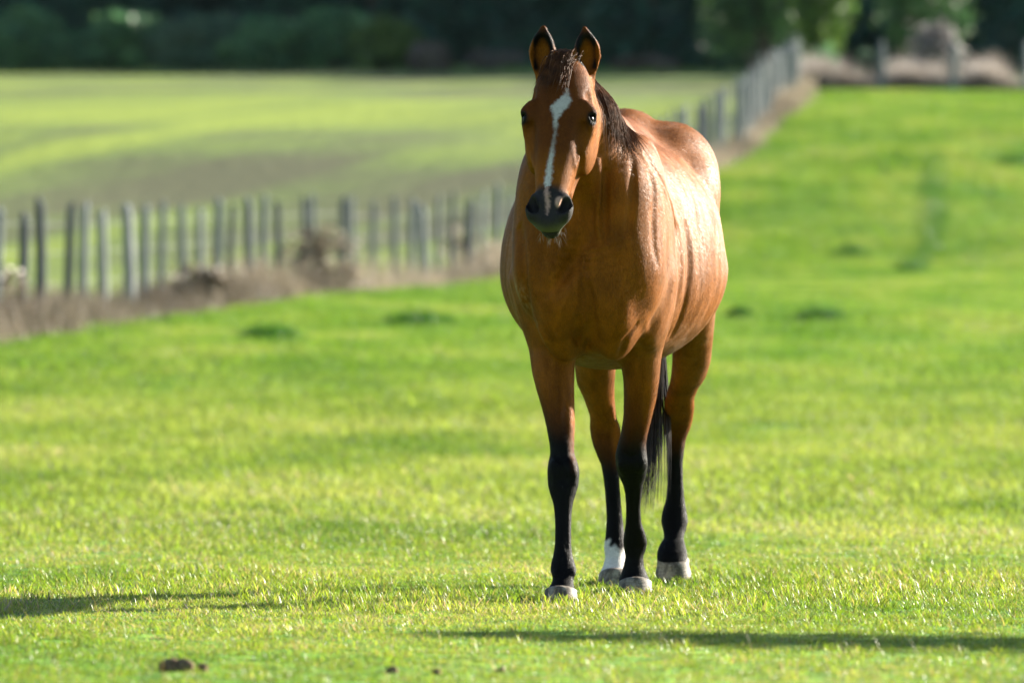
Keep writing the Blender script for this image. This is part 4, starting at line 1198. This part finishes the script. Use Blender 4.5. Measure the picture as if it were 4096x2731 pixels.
def shrub(name, label, cat, x, y, w, d, h, mat, n, size, seed, trunk=.0, group=None, crown_name='foliage', stem_name='stem', nb=9):
    g = np.random.default_rng(seed)
    root = empty(name, (x, y, float(ground(x, y)) - .03)); tag(root, label, cat, group)
    base = trunk
    blobs = []
    for i in range(nb):
        bz = base + (h - base) * g.uniform(.22, .82)
        q = 1 - .35 * abs((bz - base) / (h - base) - .45) * 2
        blobs.append((g.uniform(-.6, .6) * w * q, g.uniform(-.55, .55) * d * q, bz, w * g.uniform(.28, .48), d * g.uniform(.3, .5), (h - base) * g.uniform(.16, .30)))
    v, f, c = leaf_cloud(n, blobs, size, seed)
    v[:, 2] = np.maximum(v[:, 2], .02)
    o = mesh_np(crown_name, v, f, mat, root); add_color(o.data, c)
    parts = []
    if trunk > .6:
        top = base + (h - base) * .6
        parts.append(limb_tube([(0, 0, -.1), (.05 * w, 0, base * .5), (0, .03, base), (.04 * w, 0, top)], .05 * h * .55, .02 * h * .5))
        org = base * .9
    else: org = 0.0
    for i in range(7):
        t = blobs[i % len(blobs)]
        parts.append(limb_tube([(0, 0, org - .05), (t[0] * .35, t[1] * .35, org + (t[2] - org) * .5), (t[0] * .9, t[1] * .9, t[2])], .012 * h, .004 * h))
    v, f = join(parts)
    mesh_np(stem_name, v, f, M_BARK, root, smooth=True)
    return root
PX = lambda px, d: (px - 1176.) * d / 13067.     # metres across at a distance, from a bearing in the survey picture
# brambles grown through the near fence
shrub('bramble_bush', 'dark brown bare bramble clump against the fence left of the horse', 'bush', PX(735, 81), 80.4, .85, .5, .95, M_BRAM, 900, .10, 501)
shrub('bramble_bush', 'brown withered bramble low on the fence, nearer the left edge', 'bush', PX(455, 70.5), 70.1, .45, .35, .62, M_BRAM, 500, .09, 502)
shrub('bramble_bush', 'tawny dead shrub by the fence just left of the horse belly', 'bush', PX(1090, 96), 95.3, .7, .4, .8, M_WEED, 700, .10, 503)
shrub('bramble_bush', 'brown bramble at the fence foot on the extreme left edge', 'bush', PX(-5, 61), 60.9, .42, .35, .72, M_BRAM, 500, .09, 504)
# tussocks of dark coarse grass
for i, (px, d, w, lab) in enumerate(((620, 58.5, .40, 'dark green tussock standing out in the meadow left of the horse'), (965, 64.5, .50, 'broad dark green grass tussock close to the horse, below the fence'),
        (60, 60.2, .26, 'dark green tussock at the left edge below the fence'), (1700, 67.0, .22, 'small dark tussock just right of the horse'), (1885, 66.0, .36, 'low wide dark tussock in the meadow right of the horse'),
        (1950, 101.0, .42, 'dark grass patch high on the meadow, right of the horse shoulder'), (2090, 97.5, .36, 'dark green tussock at the foot of the worn track'), (2335, 121.0, .6, 'dark grass patch at the right edge below the far fence'))):
    x, y = PX(px, d), d
    me = tuft_mesh('tussock', 700, w, .10, .24 + .08 * (w > .3), .014, 1.3, M_TUSS, 3, 0, 600 + i)
    cv = np.empty(len(me.vertices) * 3, np.float32); me.vertices.foreach_get('co', cv); cv = cv.reshape(-1, 3)
    cv[:, 2] *= np.clip(1.15 - (np.hypot(cv[:, 0], cv[:, 1]) / w) ** 2 * .95, .12, 1.2); me.vertices.foreach_set('co', cv.ravel())
    o = bpy.data.objects.new('grass_tussock', me); COL.objects.link(o)
    o.location = (x, y, float(ground(x, y)))
    tag(o, lab, 'tussock', 'tussocks of coarse grass in the meadow')
# hedge at the top of the field
for i, (px, d, w, dd, h, mt, lab) in enumerate((
        (60, 252, 3.6, 1.6, 2.9, M_MGREEN, 'dull green hedge bush at the top left corner of the field'), (250, 253, 3.0, 1.6, 2.8, M_MGREEN, 'rounded dull green hedge bush, second from the left'),
        (455, 253, 2.8, 1.6, 2.6, M_GREYG, 'greyish green hedge bush between two greener ones'), (610, 252, 2.6, 1.5, 2.5, M_MGREEN, 'dark green hedge bush in the middle of the hedge'),
        (770, 252, 2.6, 1.6, 2.7, M_MGREEN, 'large green hedge bush near the right end of the hedge'), (890, 251, 2.2, 1.5, 2.5, M_LGREEN, 'sunlit bright green hedge bush at the right end of the hedge'),
        (985, 250, 1.1, 1.0, 1.25, M_BROWNL, 'small russet bush finishing the hedge at its right end'))):
    shrub('hedge_bush', lab, 'bush', PX(px, d), d, w * .95, dd, h, mt, 4200, .45, 700 + i, nb=22)
# undergrowth by the wood behind the horse and along the top fence
shrub('thorn_bush', 'low grey brown bush at the field edge right of the hedge', 'bush', PX(1130, 256), 256, 1.6, 1.0, 1.0, M_BROWNL, 500, .35, 720)
shrub('thorn_bush', 'low brown bush at the wood edge behind the horse ears', 'bush', PX(1480, 250), 250, 1.8, 1.0, 1.1, M_BROWNL, 600, .35, 721)
shrub('dry_bush', 'rounded pale grey seeding bush behind the top fence at right', 'bush', PX(2130, 158), 158.2, 1.35, .8, 1.95, M_GREYL, 2400, .16, 722)
shrub('dry_bush', 'pinkish brown dry bush behind the top fence near the right edge', 'bush', PX(2265, 158.5), 158.5, .65, .6, 1.15, M_BROWNL, 900, .16, 723)
shrub('dry_bush', 'grey green leafy bush at the fence corner', 'bush', PX(1885, 157), 157.2, .8, .6, 1.35, M_MGREEN, 1100, .18, 724)
shrub('dry_bush', 'teal green bush beside the second post of the top fence', 'bush', PX(2005, 157.5), 157.4, .6, .5, 1.2, M_GREYG, 800, .18, 725)
# the lit tree by the fence corner and its neighbours
shrub('field_maple', 'green tree by the fence corner, left of the yellowish one', 'tree', PX(1745, 205), 205, 2.9, 2.0, 8.0, M_TREE, 4200, .38, 740, trunk=.3, crown_name='crown', stem_name='trunk', nb=16)
shrub('field_maple', 'yellowish green sunlit tree behind the top fence', 'tree', PX(1870, 190), 190, 1.9, 1.6, 7.5, M_LGREEN, 3600, .34, 741, trunk=.3, crown_name='crown', stem_name='trunk', nb=14)
shrub('field_maple', 'olive green tree above the pale dry bush at right', 'tree', PX(2075, 200), 200, 3.2, 2.0, 8.5, M_TREE, 3600, .38, 742, trunk=.3, crown_name='crown', stem_name='trunk', nb=16)
# the wood behind: one dark mass of trees
g = np.random.default_rng(77)
LV, TV = [], []
for i in range(128):
    row = i // 32
    x = -46 + 92 * ((i % 32) / 31.) + g.normal(0, .8) + row * 1.1; y = 276 + row * 7 + g.normal(0, 1.5) - max(0, x) * .9
    h = g.uniform(13, 18); z = float(ground(x, y))
    blobs = [(x + g.normal(0, 1.6), y + g.normal(0, 1.2), z + h * g.uniform(.02, .9), g.uniform(1.3, 2.5), g.uniform(1.3, 2.2), h * g.uniform(.08, .16)) for _ in range(9)]
    blobs += [(x + g.normal(0, 1.6), y + g.normal(0, 1.0), z + g.uniform(.3, 2.5), g.uniform(1.6, 2.6), g.uniform(1.0, 1.6), g.uniform(1.0, 1.7)) for _ in range(5)]
    v, f, c = leaf_cloud(2000, blobs, 1.0, 800 + i)
    LV.append((v, f, c)); TV.append(limb_tube([(x, y, z - .3), (x + .2, y, z + h * .4), (x, y, z + h * .8)], .32, .08))
v, f = join([(a, b_) for a, b_, _ in LV])
wood = mesh_np('wood', v, f, M_DGREEN); add_color(wood.data, np.concatenate([c for _, _, c in LV]))
tag(wood, 'dark wood of tall trees closing the view behind the field', 'wood', kind='stuff')
v, f = join(TV); tag(mesh_np('tree_trunks', v, f, M_BARK, wood, smooth=True), kind='stuff')

# ------------------------------------------------------------------ clods and droppings on the grass
M_SOIL = simple_mat('clod_soil', (.085, .055, .035), .95, .1, bump=(90, .8, .01), var=(.22, .16, .10), vscale=45)
def clod(name, label, x, y, w, d, h, seed):
    g = np.random.default_rng(seed)
    parts = []
    for i in range(9):
        r = g.uniform(.35, .6)
        c = (g.uniform(-.6, .6) * w * .5, g.uniform(-.6, .6) * d * .5, h * g.uniform(.15, .55))
        v, f = uvsphere((0, 0, 0), 1, 10, 7)
        v = v * (1 + .22 * (vnoise(v + seed + i, 2.3, seed)[:, None] - .5)) * np.array((w * .5 * r, d * .5 * r, h * r)) + np.array(c)
        parts.append((v, f))
    v, f = join(parts)
    o = mesh_np(name, v, f, M_SOIL, smooth=True); o.location = (x, y, float(ground(x, y)) - .004)
    tag(o, label, 'clod', 'clods of earth on the grass')
PG = lambda px, py: (PX(px, .7 * 13067 / (py - 872)), .7 * 13067 / (py - 872))
x, y = PG(405, 1540); clod('earth_clod', 'largest brown clod of earth on the grass at bottom left', x, y, .085, .06, .034, 1)
x, y = PG(466, 1541); clod('earth_clod', 'small brown crumb just right of the largest clod', x, y, .028, .03, .028, 2)
x, y = PG(900, 1545); clod('earth_clod', 'small dark crumb at the bottom, left of the middle', x, y, .03, .04, .022, 3)
x, y = PG(1000, 1548); clod('earth_clod', 'dark crumb of earth at the bottom middle', x, y, .026, .03, .018, 4)
x, y = PG(1148, 1542); clod('earth_clod', 'dark crumb of earth below the leading hoof', x, y, .024, .03, .018, 5)

# ------------------------------------------------------------------ unseen thorn tree added right of the view; bough shaped to cast the grass shadow
g = np.random.default_rng(91)
tx, ty = 7.9, 17.4
thorn = empty('shadow_tree', (tx, ty, 0.0))
tag(thorn, 'unseen thorn tree added beyond the right edge, its low bough shaped to shade the grass', 'tree')
def sunward(x, y, z): return (x + z / math.tan(R(SUN_EL)) * math.cos(R(SUN_AZ)), y + z / math.tan(R(SUN_EL)) * math.sin(R(SUN_AZ)), z)
bough = [sunward(-.16, 15.62, 1.50), sunward(.40, 15.42, 1.50), sunward(.95, 15.2, 1.47), sunward(1.6, 14.98, 1.42), (6.2, ty - .1, 1.45), (7.5, ty, 1.0), (tx, ty, -.1)]
parts = [limb_tube(np.array(bough[::-1]) - (tx, ty, 0), .12, .018), limb_tube(np.array([(7.85, ty, .5), (8.1, ty - .05, 1.4), (8.3, ty - .05, 2.4), (8.4, ty - .15, 3.2)]) - (tx, ty, 0), .10, .03)]
v, f = join(parts); mesh_np('trunk', v, f, M_BARK, thorn, smooth=True)
blobs = []
for q in np.linspace(0, 1, 11):
    k = q * 3.2; i0 = int(k); p = np.array(bough[i0]) * (1 - (k - i0)) + np.array(bough[i0 + 1]) * (k - i0)
    r = .16 + .46 * q
    blobs.append((p[0] - tx + g.normal(0, .04), p[1] - ty + g.normal(0, .04), p[2] + g.normal(0, .03),   .24, r, .08 + .16 * q))
for q in range(12): blobs.append((.5 + g.normal(0, .45), -.1 + g.normal(0, .4), 2.6 + g.normal(0, .45), .5, .5, .4))
v, f, c = leaf_cloud(9500, blobs, .08, 92, .15)
o = mesh_np('crown', v, f, M_MGREEN, thorn); add_color(o.data, c)

# ------------------------------------------------------------------ thin autumn haze
def haze_box(lo, hi):
    v = [(x, y, z) for z in (lo[2], hi[2]) for y in (lo[1], hi[1]) for x in (lo[0], hi[0])]
    f = [(0, 2, 3, 1), (4, 5, 7, 6), (0, 1, 5, 4), (2, 6, 7, 3), (0, 4, 6, 2), (1, 3, 7, 5)]
    m = bpy.data.materials.new('haze_air'); m.use_nodes = True
    N = m.node_tree.nodes; N.clear()
    out = N.new('ShaderNodeOutputMaterial'); vol = N.new('ShaderNodeVolumePrincipled')
    vol.inputs['Color'].default_value = (.62, .92, 1.0, 1); vol.inputs['Density'].default_value = .00002; vol.inputs['Anisotropy'].default_value = 0.0
    m.node_tree.links.new(vol.outputs[0], out.inputs['Volume'])
    return tag(mesh_np('haze', np.array(v, float), np.array(f), m), 'thin bluish haze in the air over the fields', 'haze', kind='stuff')
haze_box((-520, -60, -1.5), (520, 1520, 100))
